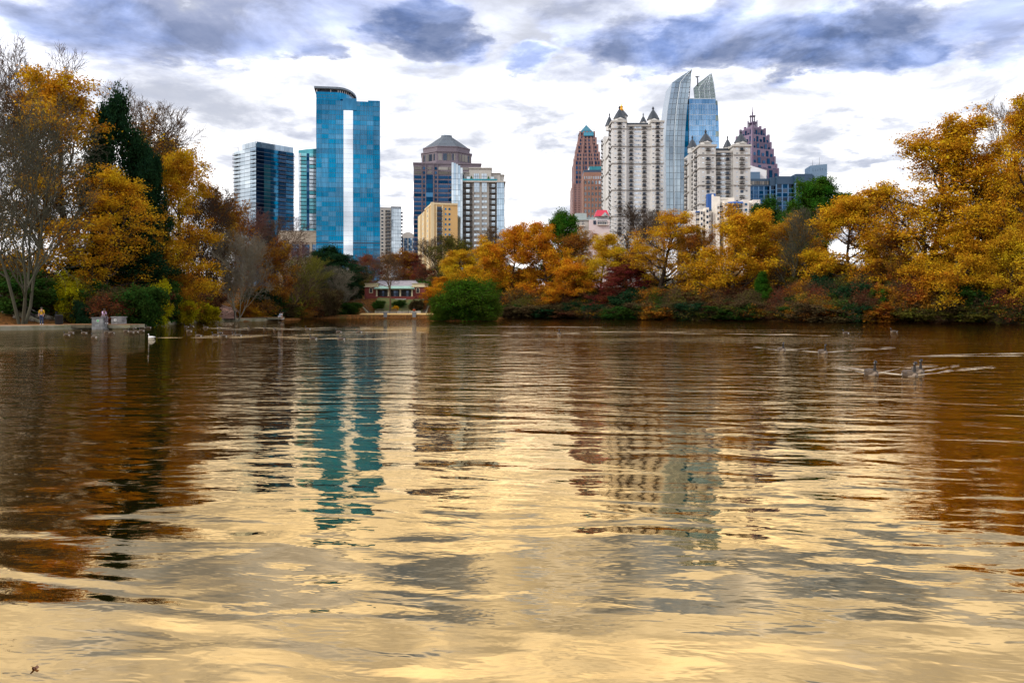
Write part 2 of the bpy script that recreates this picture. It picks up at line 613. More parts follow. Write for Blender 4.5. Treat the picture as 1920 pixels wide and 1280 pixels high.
def fast_mesh(name, v, f, mat, smooth=False, rnd=None):
    """many same-sized polygons, through numpy"""
    me = bpy.data.meshes.new(name)
    v = np.ascontiguousarray(v, np.float32)
    f = np.ascontiguousarray(f, np.int32)
    k = f.shape[1]
    me.vertices.add(len(v))
    me.vertices.foreach_set('co', v.ravel())
    me.loops.add(f.size)
    me.loops.foreach_set('vertex_index', f.ravel())
    me.polygons.add(len(f))
    me.polygons.foreach_set('loop_start', np.arange(0, f.size, k, dtype=np.int32))
    if smooth:
        me.polygons.foreach_set('use_smooth', np.ones(len(f), bool))
    if rnd is not None:
        a = me.attributes.new('rnd', 'FLOAT', 'FACE')
        a.data.foreach_set('value', np.ascontiguousarray(rnd, np.float32))
    if mat is not None:
        me.materials.append(mat)
    me.update(calc_edges=True)
    return me


def fast_obj(name, v, f, mat, parent=None, smooth=False, rnd=None):
    return link(bpy.data.objects.new(name, fast_mesh(name, v, f, mat, smooth, rnd)), parent)


build_ground()
w = obj('lake_water', [(-140, -6, 0), (160, -6, 0), (160, 200, 0), (-140, 200, 0)], [(0, 1, 2, 3)], M['water'])
w['kind'] = 'structure'


# ------------------------------------------------------------------ trees: prototypes
def seg_tubes(S, sides):
    """S: rows of p0(3) p1(3) r0 r1 -> verts, quads"""
    S = np.asarray(S, float)
    p0, p1, r0, r1 = S[:, 0:3], S[:, 3:6], S[:, 6], S[:, 7]
    d = p1 - p0
    ln = np.linalg.norm(d, axis=1, keepdims=True) + 1e-9
    d = d / ln
    p0 = p0 - d * np.minimum(ln * 0.06, 0.05)
    ref = np.where(np.abs(d[:, 2:3]) < 0.9, np.array([[0, 0, 1.0]]), np.array([[1.0, 0, 0]]))
    u = np.cross(d, ref)
    u /= np.linalg.norm(u, axis=1, keepdims=True) + 1e-9
    w_ = np.cross(d, u)
    vs = []
    for c, r in ((p0, r0), (p1, r1)):
        for i in range(sides):
            an = 2 * math.pi * i / sides
            vs.append(c + u * (r * math.cos(an))[:, None] + w_ * (r * math.sin(an))[:, None])
    v = np.stack(vs, 1).reshape(-1, 3)
    n = len(S)
    base = (np.arange(n) * 2 * sides)[:, None]
    f = []
    for i in range(sides):
        j = (i + 1) % sides
        f.append(base + np.array([[i, j, sides + j, sides + i]]))
    return v, np.concatenate(f, 0)


def nrm(a):
    l = math.sqrt(a[0] * a[0] + a[1] * a[1] + a[2] * a[2]) + 1e-9
    return (a[0] / l, a[1] / l, a[2] / l)


def grow(seed, H=20.0, clear=0.25, n1=16, kids=(6, 5), rat=(0.42, 0.5, 0.55), ang=(1.0, 0.8, 0.8), up=(0.02, 0.10, 0.06, 0.03),
         wander=0.16, r0=0.38, prof='round', stems=1, lean=0.0, twig=0.012):
    rg = random.Random(seed)
    segs = [[], [], [], [], []]
    tips = []
    maxl = len(kids) + 1

    def shape(t):
        if prof == 'round':
            return 0.55 + 0.75 * math.sin(math.pi * min(1, max(0, 0.15 + 0.75 * t)))
        if prof == 'flat':
            return 0.75 + 0.7 * t
        if prof == 'dome':
            return 1.05 - 0.55 * t * t
        if prof == 'cone':
            return 1.25 - 0.95 * t
        return 1.0

    def br(p, d, L, r, lv):
        n = (8, 6, 4, 3, 2)[lv]
        step = L / n
        nk = n1 if lv == 0 else (kids[lv - 1] if lv <= len(kids) else 0)
        t0 = clear if lv == 0 else 0.25
        slots = sorted(t0 + (1 - t0) * (i + rg.random()) / nk for i in range(nk)) if nk else []
        k = 0
        gold = rg.uniform(0, 6.28)
        rr = r
        for i in range(n):
            w = wander * (0.45 if lv == 0 else 1.0)
            d = nrm((d[0] + rg.gauss(0, w), d[1] + rg.gauss(0, w), d[2] + rg.gauss(0, w) + up[min(lv, len(up) - 1)]))
            p2 = (p[0] + d[0] * step, p[1] + d[1] * step, p[2] + d[2] * step)
            r2 = r * (1 - (0.80 if lv < 3 else 0.5) * (i + 1) / n)
            segs[lv].append((*p, *p2, rr, r2))
            while k < len(slots) and slots[k] <= (i + 1) / n + 1e-6:
                t = slots[k]
                k += 1
                fr = t * n - i
                q = (p[0] + (p2[0] - p[0]) * fr, p[1] + (p2[1] - p[1]) * fr, p[2] + (p2[2] - p[2]) * fr)
                gold += 2.4 + rg.uniform(-.5, .5)
                a = ang[min(lv, len(ang) - 1)] * rg.uniform(0.75, 1.2)
                if lv == 0:
                    a *= 1.15 - 0.55 * t
                ref = (0, 0, 1) if abs(d[2]) < 0.9 else (1, 0, 0)
                u = nrm((d[1] * ref[2] - d[2] * ref[1], d[2] * ref[0] - d[0] * ref[2], d[0] * ref[1] - d[1] * ref[0]))
                v = (d[1] * u[2] - d[2] * u[1], d[2] * u[0] - d[0] * u[2], d[0] * u[1] - d[1] * u[0])
                cg, sg = math.cos(gold), math.sin(gold)
                ca, sa = math.cos(a), math.sin(a)
                cd = nrm(tuple(d[j] * ca + (u[j] * cg + v[j] * sg) * sa for j in range(3)))
                if lv == 0:
                    cl = H * rat[0] * shape((t - clear) / (1 - clear)) * rg.uniform(0.75, 1.15)
                else:
                    cl = L * rat[min(lv, len(rat) - 1)] * rg.uniform(0.7, 1.2) * (1.15 - 0.45 * t)
                br(q, cd, cl, max(rr * (0.62 if lv == 0 else 0.55), twig), lv + 1)
            p, rr = p2, r2
        if lv >= maxl or lv >= 2:
            tips.append((*p, *d, lv))
    for s in range(stems):
        if stems == 1:
            br((0, 0, -0.4), nrm((lean, 0, 1)), H, r0, 0)
        else:
            a = 6.283 * s / stems + rg.uniform(-.4, .4)
            sp = rg.uniform(0.18, 0.5)
            br((0.25 * math.cos(a), 0.25 * math.sin(a), -0.4), nrm((sp * math.cos(a), sp * math.sin(a), 1)), H * rg.uniform(0.8, 1.0), r0, 0)
    return segs, np.array(tips)


def leaf_cloud(seed, tips, per, sig, size, keep=1.0, flat=0.35, zmin=None):
    r = np.random.RandomState(seed)
    T = tips[r.rand(len(tips)) < keep]
    c = np.repeat(T[:, :3], per, 0)
    c = c - np.repeat(T[:, 3:6], per, 0) * (r.rand(len(c), 1) * sig[0] * 1.8)
    c = c + r.normal(size=c.shape) * np.array(sig)
    if zmin is not None:
        c = c[c[:, 2] > zmin]
    n = len(c)
    a = r.normal(size=(n, 3))
    a[:, 2] *= flat
    a /= np.linalg.norm(a, axis=1, keepdims=True)
    b = np.cross(a, r.normal(size=(n, 3)))
    b /= np.linalg.norm(b, axis=1, keepdims=True) + 1e-9
    s = (size * r.uniform(0.55, 1.25, size=(n, 1)))
    cup = np.cross(a, b) * s * 0.25
    v = np.stack([c - a * s, c + b * s * 0.62 + cup, c + a * s, c - b * s * 0.62 + cup], 1).reshape(-1, 3)
    f = np.arange(n * 4).reshape(n, 4)
    return v, f, r.rand(n)


PROTO = {}


def proto(key, segs, leaves=None, thin=1.0):
    S0 = segs[0] + segs[1]
    S1 = segs[2] + segs[3] + segs[4]
    v0, f0 = seg_tubes(S0, 6)
    d = {'trunk': fast_mesh('trunk_' + key, v0, f0, M['bark'], True)}
    if S1:
        v1, f1 = seg_tubes(S1, 3)
        d['twigs'] = fast_mesh('twigs_' + key, v1, f1, M['bark'])
    allv = [v0] + ([v1] if S1 else [])
    if leaves is not None:
        d['crown'] = fast_mesh('crown_' + key, leaves[0], leaves[1], M['leaf'], rnd=leaves[2])
        allv.append(leaves[0])
    P = np.concatenate(allv, 0)
    lo, hi = np.percentile(P, 0.7, 0), np.percentile(P, 99.3, 0)
    d['w'] = ((hi[0] - lo[0]) + (hi[1] - lo[1])) / 2
    d['h'] = hi[2]
    d['cx'] = (hi[0] + lo[0]) / 2
    d['cy'] = (hi[1] + lo[1]) / 2
    PROTO[key] = d


def make_protos():
    for k, sd_ in (('broad', 3), ('broad2', 8), ('broad3', 21)):
        s, tp = grow(sd_, 17, 0.07, 24, (7, 6), (0.42, 0.5, 0.5), (1.3, 0.85, 0.8), up=(0.02, 0.05, 0.02, -0.02), prof='dome')
        proto(k, s, leaf_cloud(sd_, tp, 50, (0.58, 0.58, 0.30), 0.155, keep=0.74))
    for k, sd_ in (('open', 5), ('open2', 14)):
        s, tp = grow(sd_, 24, 0.12, 19, (8, 6), (0.36, 0.5, 0.52), (1.2, 0.75, 0.8), prof='dome', r0=0.55, wander=0.2, up=(0.02, 0.07, 0.04, 0.0))
        proto(k, s, leaf_cloud(sd_, tp, 54, (0.62, 0.62, 0.24), 0.155, keep=0.60))
    for k, sd_ in (('sparse', 31), ('sparse2', 37)):
        s, tp = grow(sd_, 20, 0.08, 20, (8, 7, 5), (0.38, 0.5, 0.5, 0.6), (0.95, 0.75, 0.7), r0=0.34, wander=0.18, twig=0.022)
        proto(k, s, leaf_cloud(sd_, tp, 5, (0.40, 0.40, 0.35), 0.20, keep=0.6))
    for k, sd_, an, st in (('bare', 41, 0.75, 1), ('bare2', 44, 0.6, 1), ('bare3', 47, 0.9, 1), ('barestems', 52, 0.6, 4)):
        s, tp = grow(sd_, 20, 0.12 if st == 1 else 0.15, 20 if st == 1 else 11, (9, 7, 5), (0.40, 0.52, 0.5, 0.6), (an, 0.65, 0.6), twig=0.024, r0=0.32 if st == 1 else 0.2,
                     wander=0.17, up=(0.02, 0.14, 0.10, 0.06), stems=st)
        proto(k, s)
    s, tp = grow(55, 20, 0.14, 10, (7, 6, 4), (0.42, 0.52, 0.5, 0.6), (0.7, 0.65, 0.6), twig=0.02, r0=0.2, wander=0.18, up=(0.02, 0.10, 0.06, 0.03), stems=4)
    proto('thinstems', s)
    s, tp = grow(58, 14, 0.48, 14, (8, 6, 4), (0.42, 0.52, 0.5, 0.6), (0.95, 0.7, 0.6), twig=0.018, r0=0.26, wander=0.17, up=(0.02, 0.06, 0.04, 0.02))
    proto('barehigh', s)
    s, tp = grow(61, 15, 0.06, 24, (7, 6), (0.36, 0.45, 0.5), (1.3, 0.9, 0.9), r0=0.4)
    proto('evergreen', s, leaf_cloud(61, tp, 44, (0.5, 0.5, 0.4), 0.19))
    s, tp = grow(63, 18, 0.05, 26, (7, 5), (0.30, 0.45, 0.5), (1.3, 0.9, 0.9), r0=0.4, prof='cone')
    proto('magnolia', s, leaf_cloud(63, tp, 44, (0.6, 0.6, 0.4), 0.20))
    s, tp = grow(71, 20, 0.52, 20, (7, 5), (0.26, 0.5, 0.5), (1.1, 0.8, 0.8), r0=0.4)
    proto('pine', s, leaf_cloud(71, tp, 46, (0.45, 0.45, 0.24), 0.17))
    for k, sd_ in (('bush', 81), ('bush2', 84)):
        s, tp = grow(sd_, 4.0, 0.05, 8, (6, 5), (0.42, 0.55, 0.55), (1.0, 0.8, 0.8), r0=0.06, stems=5, up=(0, 0.02, 0.02, 0.0))
        proto(k, s, leaf_cloud(sd_, tp, 11, (0.26, 0.26, 0.20), 0.15, zmin=0.05))
    s, tp = grow(86, 4.0, 0.04, 12, (6, 5), (0.45, 0.55, 0.55), (1.2, 0.9, 0.9), r0=0.09, stems=7, up=(-0.02, -0.02, 0.0, 0.0))
    proto('dome', s, leaf_cloud(86, tp, 17, (0.27, 0.27, 0.20), 0.085, keep=0.85, zmin=0.02))
    s, tp = grow(91, 4.0, 0.05, 9, (6, 5), (0.5, 0.55, 0.6), (0.95, 0.8, 0.8), r0=0.045, stems=6, up=(0, 0.0, 0.0, 0.0))
    proto('bramble', s, leaf_cloud(91, tp, 3, (0.25, 0.25, 0.25), 0.11, keep=0.8, zmin=0.05))


make_protos()

GOLD = (0.78, 0.41, 0.02)
ORANGE = (0.78, 0.32, 0.018)
YELLOW = (0.76, 0.46, 0.022)
AMBER = (0.46, 0.19, 0.02)
RUST = (0.28, 0.075, 0.03)
DRED = (0.22, 0.045, 0.03)
GREEN = (0.05, 0.115, 0.018)
DGREEN = (0.022, 0.065, 0.022)
PINE = (0.06, 0.16, 0.014)
OLIVE = (0.17, 0.16, 0.025)
LIME = (0.50, 0.42, 0.01)
BROWN = (0.115, 0.075, 0.045)
GREYB = (0.085, 0.08, 0.055)
PALEB = (0.24, 0.21, 0.15)
DARKB = (0.06, 0.042, 0.03)
REDB = (0.15, 0.075, 0.06)


def plant(kind, name, cat, label, px, D, top, wid, leafc=None, bark=DARKB, group=None, rot=None, z0=None, tcol=None):
    """stand a tree at bearing px and distance D; top = photo row of its tip, wid = crown width in photo pixels"""
    P = PROTO[kind]
    x = X(px, D)
    g = gh(x, D) if z0 is None else z0
    g = max(g, 0.0) - 0.05
    hgt = Z(top, D) - g
    sw = wid / F * D / P['w']
    sh = hgt / P['h']
    r = RND.uniform(0, 6.28) if rot is None else rot
    c, s = math.cos(r), math.sin(r)
    ox = (P['cx'] * c - P['cy'] * s) * sw
    oy = (P['cx'] * s + P['cy'] * c) * sw
    root = empty(name, (x - ox * 0.7, D - oy * 0.7, g), r)
    root.scale = (sw, sw, sh)
    tag(root, label, cat, group)
    for part in ('trunk', 'twigs', 'crown'):
        if part in P:
            o = bpy.data.objects.new(part, P[part])
            link(o, root)
            cc = (leafc or GOLD) if part == 'crown' else (tcol if (part == 'twigs' and tcol) else bark)
            o.color = (*cc, 1)
    return root


LB, RB = 'trees on the left bank', 'trees on the right bank'
T = [
    # kind, name, label, px, D, top, width, leaf, bark, group
    ('bare', 'bare_tree', 'tall bare grey tree rising highest above the left bank', 55, 108, 96, 210, None, BROWN, LB),
    ('thinstems', 'bare_tree', 'spreading bare grey-green tree at the foot of the stairs', 34, 89, 160, 350, None, GREYB, LB),
    ('bare3', 'bare_tree', 'bare tree leaning in from the very edge behind the stairs', -30, 100, 150, 260, None, BROWN, LB),
    ('open', 'golden_tree', 'big golden tree above the yellow shirted walker', 145, 106, 146, 270, GOLD, DARKB, LB),
    ('open2', 'golden_tree', 'golden yellow tree hanging over the stone pillars', 196, 101, 318, 180, GOLD, DARKB, LB),
    ('evergreen', 'evergreen_tree', 'tall dark green tree among the golden trees', 216, 111, 190, 125, DGREEN, DARKB, LB),
    ('evergreen', 'evergreen_tree', 'dark green tree tucked under the golden tree beside the brown ones', 268, 110, 275, 80, DGREEN, DARKB, LB),
    ('bare', 'bare_tree', 'bare tree fanning above the tall dark green tree', 262, 128, 176, 190, None, BROWN, LB),
    ('sparse', 'thinning_tree', 'half bare tree fanning out over the bright golden tree', 320, 132, 235, 180, GOLD, BROWN, LB),
    ('open', 'golden_tree', 'bright golden tree above the yellow-green lakeside shrubs', 325, 116, 290, 150, GOLD, DARKB, LB),
    ('broad2', 'golden_tree', 'amber tree low behind the green bush by the pillars', 296, 112, 420, 120, (0.55, 0.26, 0.018), DARKB, LB),
    ('evergreen', 'evergreen_tree', 'dark green undergrowth tree low behind the pillars', 205, 106, 440, 190, DGREEN, DARKB, LB),
    ('sparse2', 'thinning_tree', 'brown tree with last orange leaves beside the brick path', 408, 136, 356, 140, AMBER, BROWN, LB),
    ('bare2', 'bare_tree', 'dark bare tree just behind the brick path', 376, 128, 352, 120, None, DARKB, LB),
    ('barestems', 'bare_tree', 'pale stemmed bare tree beside the brick path', 447, 131, 428, 110, None, PALEB, LB),
    ('bare2', 'bare_tree', 'reddish bare tree below the twin glass towers', 468, 150, 388, 150, None, REDB, LB),
    ('bare', 'bare_tree', 'brown bare tree below the gap between glass towers', 520, 156, 412, 150, None, BROWN, LB),
    ('sparse', 'thinning_tree', 'brown thinning tree above the couple on the dock', 500, 148, 452, 100, AMBER, BROWN, LB),
    ('bare3', 'bare_tree', 'bare tree in front of the beige podium', 558, 172, 448, 90, None, REDB, LB),
    ('bare2', 'bare_tree', 'olive bare tree leaning over the dock end', 565, 162, 480, 110, None, OLIVE, LB),
    ('evergreen', 'evergreen_tree', 'rounded dark evergreen left of the bathhouse', 630, 184, 466, 112, DGREEN, DARKB, None),
    ('evergreen', 'evergreen_tree', 'low dark evergreen hugging the bathhouse stairs', 652, 181, 508, 52, DGREEN, DARKB, None),
    ('bare', 'bare_tree', 'grey bare tree in front of the dark evergreen', 606, 172, 498, 90, None, GREYB, None),
    ('bare2', 'bare_tree', 'pale slender bare tree before the dark evergreen', 640, 173, 505, 60, None, PALEB, None),
    ('sparse2', 'thinning_tree', 'russet tree behind the bathhouse roof, nearest the evergreen', 690, 232, 478, 80, RUST, REDB, 'trees behind the bathhouse'),
    ('sparse', 'thinning_tree', 'russet tree behind the middle of the bathhouse roof', 738, 238, 470, 90, AMBER, REDB, 'trees behind the bathhouse'),
    ('broad2', 'red_tree', 'dark red tree behind the bathhouse', 775, 240, 474, 70, DRED, REDB, 'trees behind the bathhouse'),
    ('sparse2', 'red_tree', 'dull red tree between the bathhouse and the yellow trees', 800, 222, 498, 70, RUST, REDB, 'trees behind the bathhouse'),
    ('barehigh', 'bare_tree', 'lone bare tree standing in front of the bathhouse', 722, 177.5, 470, 108, None, BROWN, None),
    ('bare', 'bare_tree', 'dark bare tree below the tan apartment building', 815, 212, 446, 80, None, DARKB, None),
    ('sparse2', 'thinning_tree', 'olive brown tree below the grey apartment tower', 852, 205, 444, 90, OLIVE, DARKB, None),
    ('bare2', 'bare_tree', 'brown bare tree poking up against the grey apartment tower', 925, 205, 428, 90, None, BROWN, RB),
    ('broad', 'orange_tree', 'small orange tree right beside the bathhouse', 825, 181, 520, 66, ORANGE, DARKB, RB),
    ('broad', 'yellow_tree', 'yellow tree behind the island bush, nearest the bathhouse', 868, 184, 470, 90, YELLOW, DARKB, RB),
    ('broad3', 'yellow_tree', 'yellow orange tree directly behind the island bush', 905, 177, 448, 95, GOLD, DARKB, RB),
    ('broad2', 'orange_tree', 'orange tree just right of the island bush', 962, 177, 424, 110, ORANGE, DARKB, RB),
    ('broad', 'orange_tree', 'orange tree below the small green treetop', 1022, 174, 420, 105, ORANGE, DARKB, RB),
    ('evergreen', 'evergreen_tree', 'green treetop left of the pink and white house', 1045, 212, 399, 84, PINE, DARKB, RB),
    ('sparse', 'thinning_tree', 'brown thinning tree between orange and yellow trees', 1075, 178, 432, 90, AMBER, BROWN, RB),
    ('broad3', 'orange_tree', 'amber tree low over the water below the pink house', 1058, 166, 492, 100, ORANGE, DARKB, RB),
    ('broad', 'yellow_tree', 'yellow green tree below the white turreted tower', 1128, 169, 442, 108, YELLOW, DARKB, RB),
    ('bare', 'bare_tree', 'large dark bare tree below the white turreted tower', 1195, 196, 386, 140, None, DARKB, RB),
    ('bare3', 'bare_tree', 'brown bare tree on the rise below the curved glass tower', 1238, 190, 408, 110, None, BROWN, RB),
    ('broad2', 'red_tree', 'dark red tree low on the shore', 1165, 161, 497, 106, DRED, DARKB, RB),
    ('sparse2', 'red_tree', 'thin maroon tree just above the dark red one', 1180, 168, 468, 70, RUST, REDB, RB),
    ('open2', 'orange_tree', 'wide orange tree below the curved glass tower', 1246, 158, 400, 145, GOLD, DARKB, RB),
    ('sparse', 'thinning_tree', 'brown thinning tree filling the gap beside the dense golden tree', 1300, 156, 430, 90, AMBER, BROWN, RB),
    ('broad3', 'golden_tree', 'dense golden tree below the white and blue apartments', 1372, 147, 392, 160, GOLD, DARKB, RB),
    ('broad', 'orange_tree', 'orange crown overlapping the dense golden tree', 1420, 155, 398, 100, ORANGE, DARKB, RB),
    ('evergreen', 'evergreen_tree', 'dull green tree between white apartments and the pine', 1445, 186, 378, 90, GREEN, DARKB, RB),
    ('pine', 'pine_tree', 'bright green rounded pine below the dark blue building', 1538, 170, 334, 112, PINE, DARKB, RB),
    ('evergreen', 'evergreen_tree', 'green tree spreading at the foot of the pine', 1500, 172, 385, 96, PINE, DARKB, RB),
    ('bare2', 'bare_tree', 'tall grey bare tree in front of the pine', 1495, 143, 392, 90, None, GREYB, RB),
    ('sparse', 'thinning_tree', 'olive tree with thin yellow leaves beside the grey bare tree', 1480, 149, 408, 110, GOLD, GREYB, RB),
    ('broad2', 'orange_tree', 'bright orange tree right of the pine', 1592, 138, 366, 165, GOLD, DARKB, RB),
    ('sparse2', 'thinning_tree', 'brown tree between bright orange and tall golden trees', 1655, 140, 345, 130, AMBER, BROWN, RB),
    ('open', 'golden_tree', 'tall layered golden tree with open gaps to the sky', 1738, 127, 246, 265, GOLD, DARKB, RB),
    ('open2', 'golden_tree', 'tall golden tree with bare twig tips, second from the edge', 1850, 122, 214, 220, GOLD, DARKB, RB),
    ('open', 'golden_tree', 'tallest golden tree cut off by the picture edge', 1935, 116, 190, 170, GOLD, DARKB, RB),
    ('bare', 'bare_tree', 'bare twiggy treetop above the golden trees at the edge', 1890, 132, 196, 130, None, BROWN, RB),
    ('evergreen', 'evergreen_tree', 'dark green tree showing behind the last golden trees', 1880, 130, 320, 110, DGREEN, DARKB, RB),
    ('broad', 'golden_tree', 'low golden tree reaching over the water near the edge', 1790, 117, 420, 160, GOLD, DARKB, RB),
    ('broad3', 'golden_tree', 'low golden tree overhanging the bank at the picture edge', 1895, 112, 430, 130, YELLOW, DARKB, RB),
    ('sparse', 'thinning_tree', 'brown tangle of a tree behind the low golden tree', 1690, 130, 430, 110, AMBER, BROWN, RB),
]
for i, (k, nm, lab, px, D, top, wid, lc, bc, gp) in enumerate(T):
    plant(k, nm, 'tree', lab, px, D, top, wid, lc, bc, gp, rot=(i * 2.399) % 6.283)

SB = 'shrubs along the shore'
S = [
    ('bush', 'yellow_bush', 'large yellow-green bush behind the walker in yellow', 104, 97.5, 515, 92, LIME, DARKB),
    ('bush2', 'yellow_bush', 'yellow-green bush hanging over the black litter bin', 138, 94.5, 532, 70, LIME, DARKB),
    ('bush', 'teal_bush', 'small blue-green bush behind the litter bin', 155, 92, 566, 34, DGREEN, DARKB),
    ('bush2', 'green_bush', 'large rounded green bush behind the second stone pillar', 262, 96, 540, 92, GREEN, DARKB),
    ('bush', 'yellow_bush', 'bright yellow bush on top of the rounded green one', 288, 101, 532, 60, LIME, DARKB),
    ('bush2', 'yellow_bush', 'yellow-green bush right of the green one by the wall', 345, 112, 560, 50, LIME, DARKB),
    ('bush', 'yellow_bush', 'small yellow-green bush beside the brick path', 386, 121, 568, 44, LIME, DARKB),
    ('bramble', 'bramble', 'tangle of brown twigs behind the first stone pillar', 200, 94, 555, 90, RUST, BROWN),
    ('bramble', 'bramble', 'tangle of brown twigs between green bush and path', 330, 116, 540, 90, AMBER, BROWN),
    ('bush', 'yellow_bush', 'low yellow bush beside the pale stemmed tree', 468, 142, 574, 44, GOLD, DARKB),
    ('bush2', 'yellow_bush', 'low yellow bush left of the couple on the dock', 498, 146, 578, 34, LIME, DARKB),
    ('bush', 'green_bush', 'olive bush behind the couple on the dock', 545, 156, 576, 50, OLIVE, DARKB),
    ('bush2', 'yellow_bush', 'yellow-green bush right of the dock', 600, 170, 578, 40, LIME, DARKB),
    ('bush', 'green_bush', 'grey-green bush on the shore below the dark evergreen', 622, 173, 561, 62, GREEN, DARKB),
    ('bush2', 'green_bush', 'grey-green bush nearest the bathhouse promenade', 652, 173.5, 568, 50, GREEN, DARKB),
    ('bramble', 'bramble', 'brown brush along the shore left of the evergreen', 570, 165, 560, 70, RUST, BROWN),
    ('bush', 'green_bush', 'green bush on the shore right of the island', 972, 170, 571, 44, GREEN, DARKB),
    ('bush2', 'green_bush', 'dark green shore bush under the amber tree', 1075, 163, 566, 50, DGREEN, DARKB),
    ('bush', 'orange_bush', 'low orange bush beside the dark red tree', 1120, 160, 572, 44, ORANGE, DARKB),
    ('bush2', 'green_bush', 'green bush between dark red and wide orange trees', 1205, 157, 548, 40, DGREEN, DARKB),
    ('bush', 'green_bush', 'rounded green bush under the wide orange tree', 1298, 149, 556, 50, GREEN, DARKB),
    ('bush2', 'green_bush', 'round green bush at the water under the dense golden tree', 1385, 142, 566, 40, GREEN, DARKB),
    ('magnolia', 'green_bush', 'upright bright green shrub at the water', 1430, 138.5, 512, 44, PINE, DARKB),
    ('bush', 'green_bush', 'green shore bush below the grey bare tree', 1492, 136, 552, 50, GREEN, DARKB),
    ('bramble', 'bramble', 'grey bramble beside the upright green shrub', 1460, 137, 540, 50, RUST, GREYB),
    ('bramble', 'bramble', 'brown bramble under the bright orange tree', 1540, 132, 540, 70, RUST, BROWN),
    ('bush2', 'green_bush', 'olive green bush under the bright orange tree', 1580, 129.5, 545, 60, GREEN, DARKB),
    ('bramble', 'bramble', 'large brown bramble left of the vivid green bush', 1625, 126.5, 530, 80, RUST, BROWN),
    ('bush', 'green_bush', 'vivid green bush on the right shore', 1655, 122.5, 548, 52, PINE, DARKB),
    ('bramble', 'bramble', 'large brown bramble right of the vivid green bush', 1715, 121, 520, 90, RUST, BROWN),
    ('bush2', 'green_bush', 'dark green bush under the tall golden trees', 1840, 115, 540, 60, DGREEN, DARKB),
    ('bush', 'orange_bush', 'small orange bush under the tall golden trees', 1815, 115.5, 560, 34, ORANGE, DARKB),
    ('bramble', 'bramble', 'dark bramble on the bank at the picture edge', 1900, 110, 540, 80, RUST, DARKB),
    ('bramble', 'bramble', 'brown bramble on the slope below the brown bare tree', 1240, 156, 560, 70, AMBER, BROWN),
    ('bramble', 'bramble', 'brown bramble between the island and the dark red tree', 1020, 168, 560, 70, AMBER, BROWN),
    ('bramble', 'bramble', 'brown bramble left of the upright green shrub', 1345, 147, 555, 60, AMBER, BROWN),
    ('bush', 'green_bush', 'dark bush under the low golden tree over the water', 1770, 118, 556, 60, OLIVE, DARKB),
]
for i, (k, nm, lab, px, D, top, wid, lc, bc) in enumerate(S):
    plant(k, nm, 'bush', lab, px, D, top, wid, lc, bc, SB, rot=(i * 1.7) % 6.283)

# the island: a low mound with one big willow-like bush
isl = G()
for k in range(1):
    ring = []
    prof = [(0.0, 0.35), (0.45, 0.30), (0.8, 0.12), (1.05, -0.3)]
    n = 24
    v, f = [], []
    for r, z in prof:
        for i in range(n):
            a = 6.283 * i / n
            wob = 1 + 0.08 * math.sin(3 * a + 1) + 0.05 * math.sin(5 * a)
            v.append((X(873, 139) + 5.2 * r * wob * math.cos(a), 139 + 2.6 * r * wob * math.sin(a), z))
    f = [(j * n + i, j * n + (i + 1) % n, (j + 1) * n + (i + 1) % n, (j + 1) * n + i) for j in range(3) for i in range(n)]
    isl.add(v, f)
o = isl.build('island_ground', M['ground'], None, True)
o['kind'] = 'structure'
plant('dome', 'island_bush', 'bush', 'big dome-shaped green bush on its islet in front of the bathhouse', 878, 139.5, 526, 116, (0.075, 0.16, 0.012), DARKB, rot=0.4, z0=0.12)
plant('dome', 'island_bush', 'bush', 'low green bush at the waterline left of the dome-shaped one', 830, 138, 556, 46, (0.085, 0.15, 0.012), DARKB, rot=2.1, z0=0.1)
plant('dome', 'island_bush', 'bush', 'yellowish green bush merging into the right flank of the dome-shaped one', 915, 138, 548, 48, (0.095, 0.15, 0.012), DARKB, rot=4.0, z0=0.1)

# ------------------------------------------------------------------ the skyline
M['b_blue'] = glass('blue_curtain_glass', (0.022, 0.148, 0.27), rand=0.05, streak=0.6)
M['b_blue2'] = glass('deep_blue_curtain_glass', (0.017, 0.118, 0.22), rand=0.05, streak=0.6)
M['b_white'] = glass('silver_white_glass', (0.546, 0.588, 0.63), rand=0.05, streak=0.1)
M['b_teal'] = glass('teal_glass', (0.09, 0.28, 0.325), rand=0.3, streak=0.3)
M['b_navy'] = glass('navy_glass', (0.01, 0.039, 0.09), rand=0.45, streak=0.3)
M['b_dkblue'] = glass('dark_blue_glass', (0.017, 0.084, 0.168), rand=0.4, streak=0.4)
M['b_silver'] = glass('silver_glass', (0.381, 0.437, 0.482), rand=0.14, streak=0.15)
M['b_pale'] = glass('pale_blue_glass', (0.308, 0.392, 0.47), rand=0.16, streak=0.15)
M['b_sail'] = glass('grey_blue_sail_glass', (0.235, 0.291, 0.336), rand=0.05, streak=0.12)
M['b_core'] = glass('sky_blue_core_glass', (0.112, 0.224, 0.37), rand=0.15, streak=0.5)
M['b_lattice'] = glass('green_grey_screen_glass', (0.168, 0.207, 0.196), rand=0.15, streak=0.3)
M['b_win'] = glass('window_glass', (0.347, 0.392, 0.448), rand=0.3)
M['b_windk'] = glass('dark_window_glass', (0.031, 0.042, 0.062), rand=0.5)
M['b_bronze'] = glass('bronze_window_glass', (0.134, 0.123, 0.112), rand=0.5)
M['mull'] = pbr('mullion_metal', (0.06, 0.13, 0.19), 0.4, 0.3)
M['mullp'] = pbr('pale_mullion_metal', (0.45, 0.52, 0.58), 0.4, 0.3)
M['slabedge'] = pbr('balcony_edge', (0.10, 0.12, 0.15), 0.6)
M['steel'] = pbr('dark_steel', (0.10, 0.11, 0.13), 0.5, 0.3)
M['beige'] = pbr('beige_precast', (0.52, 0.43, 0.33), 0.8, var=0.12, nscale=0.1)
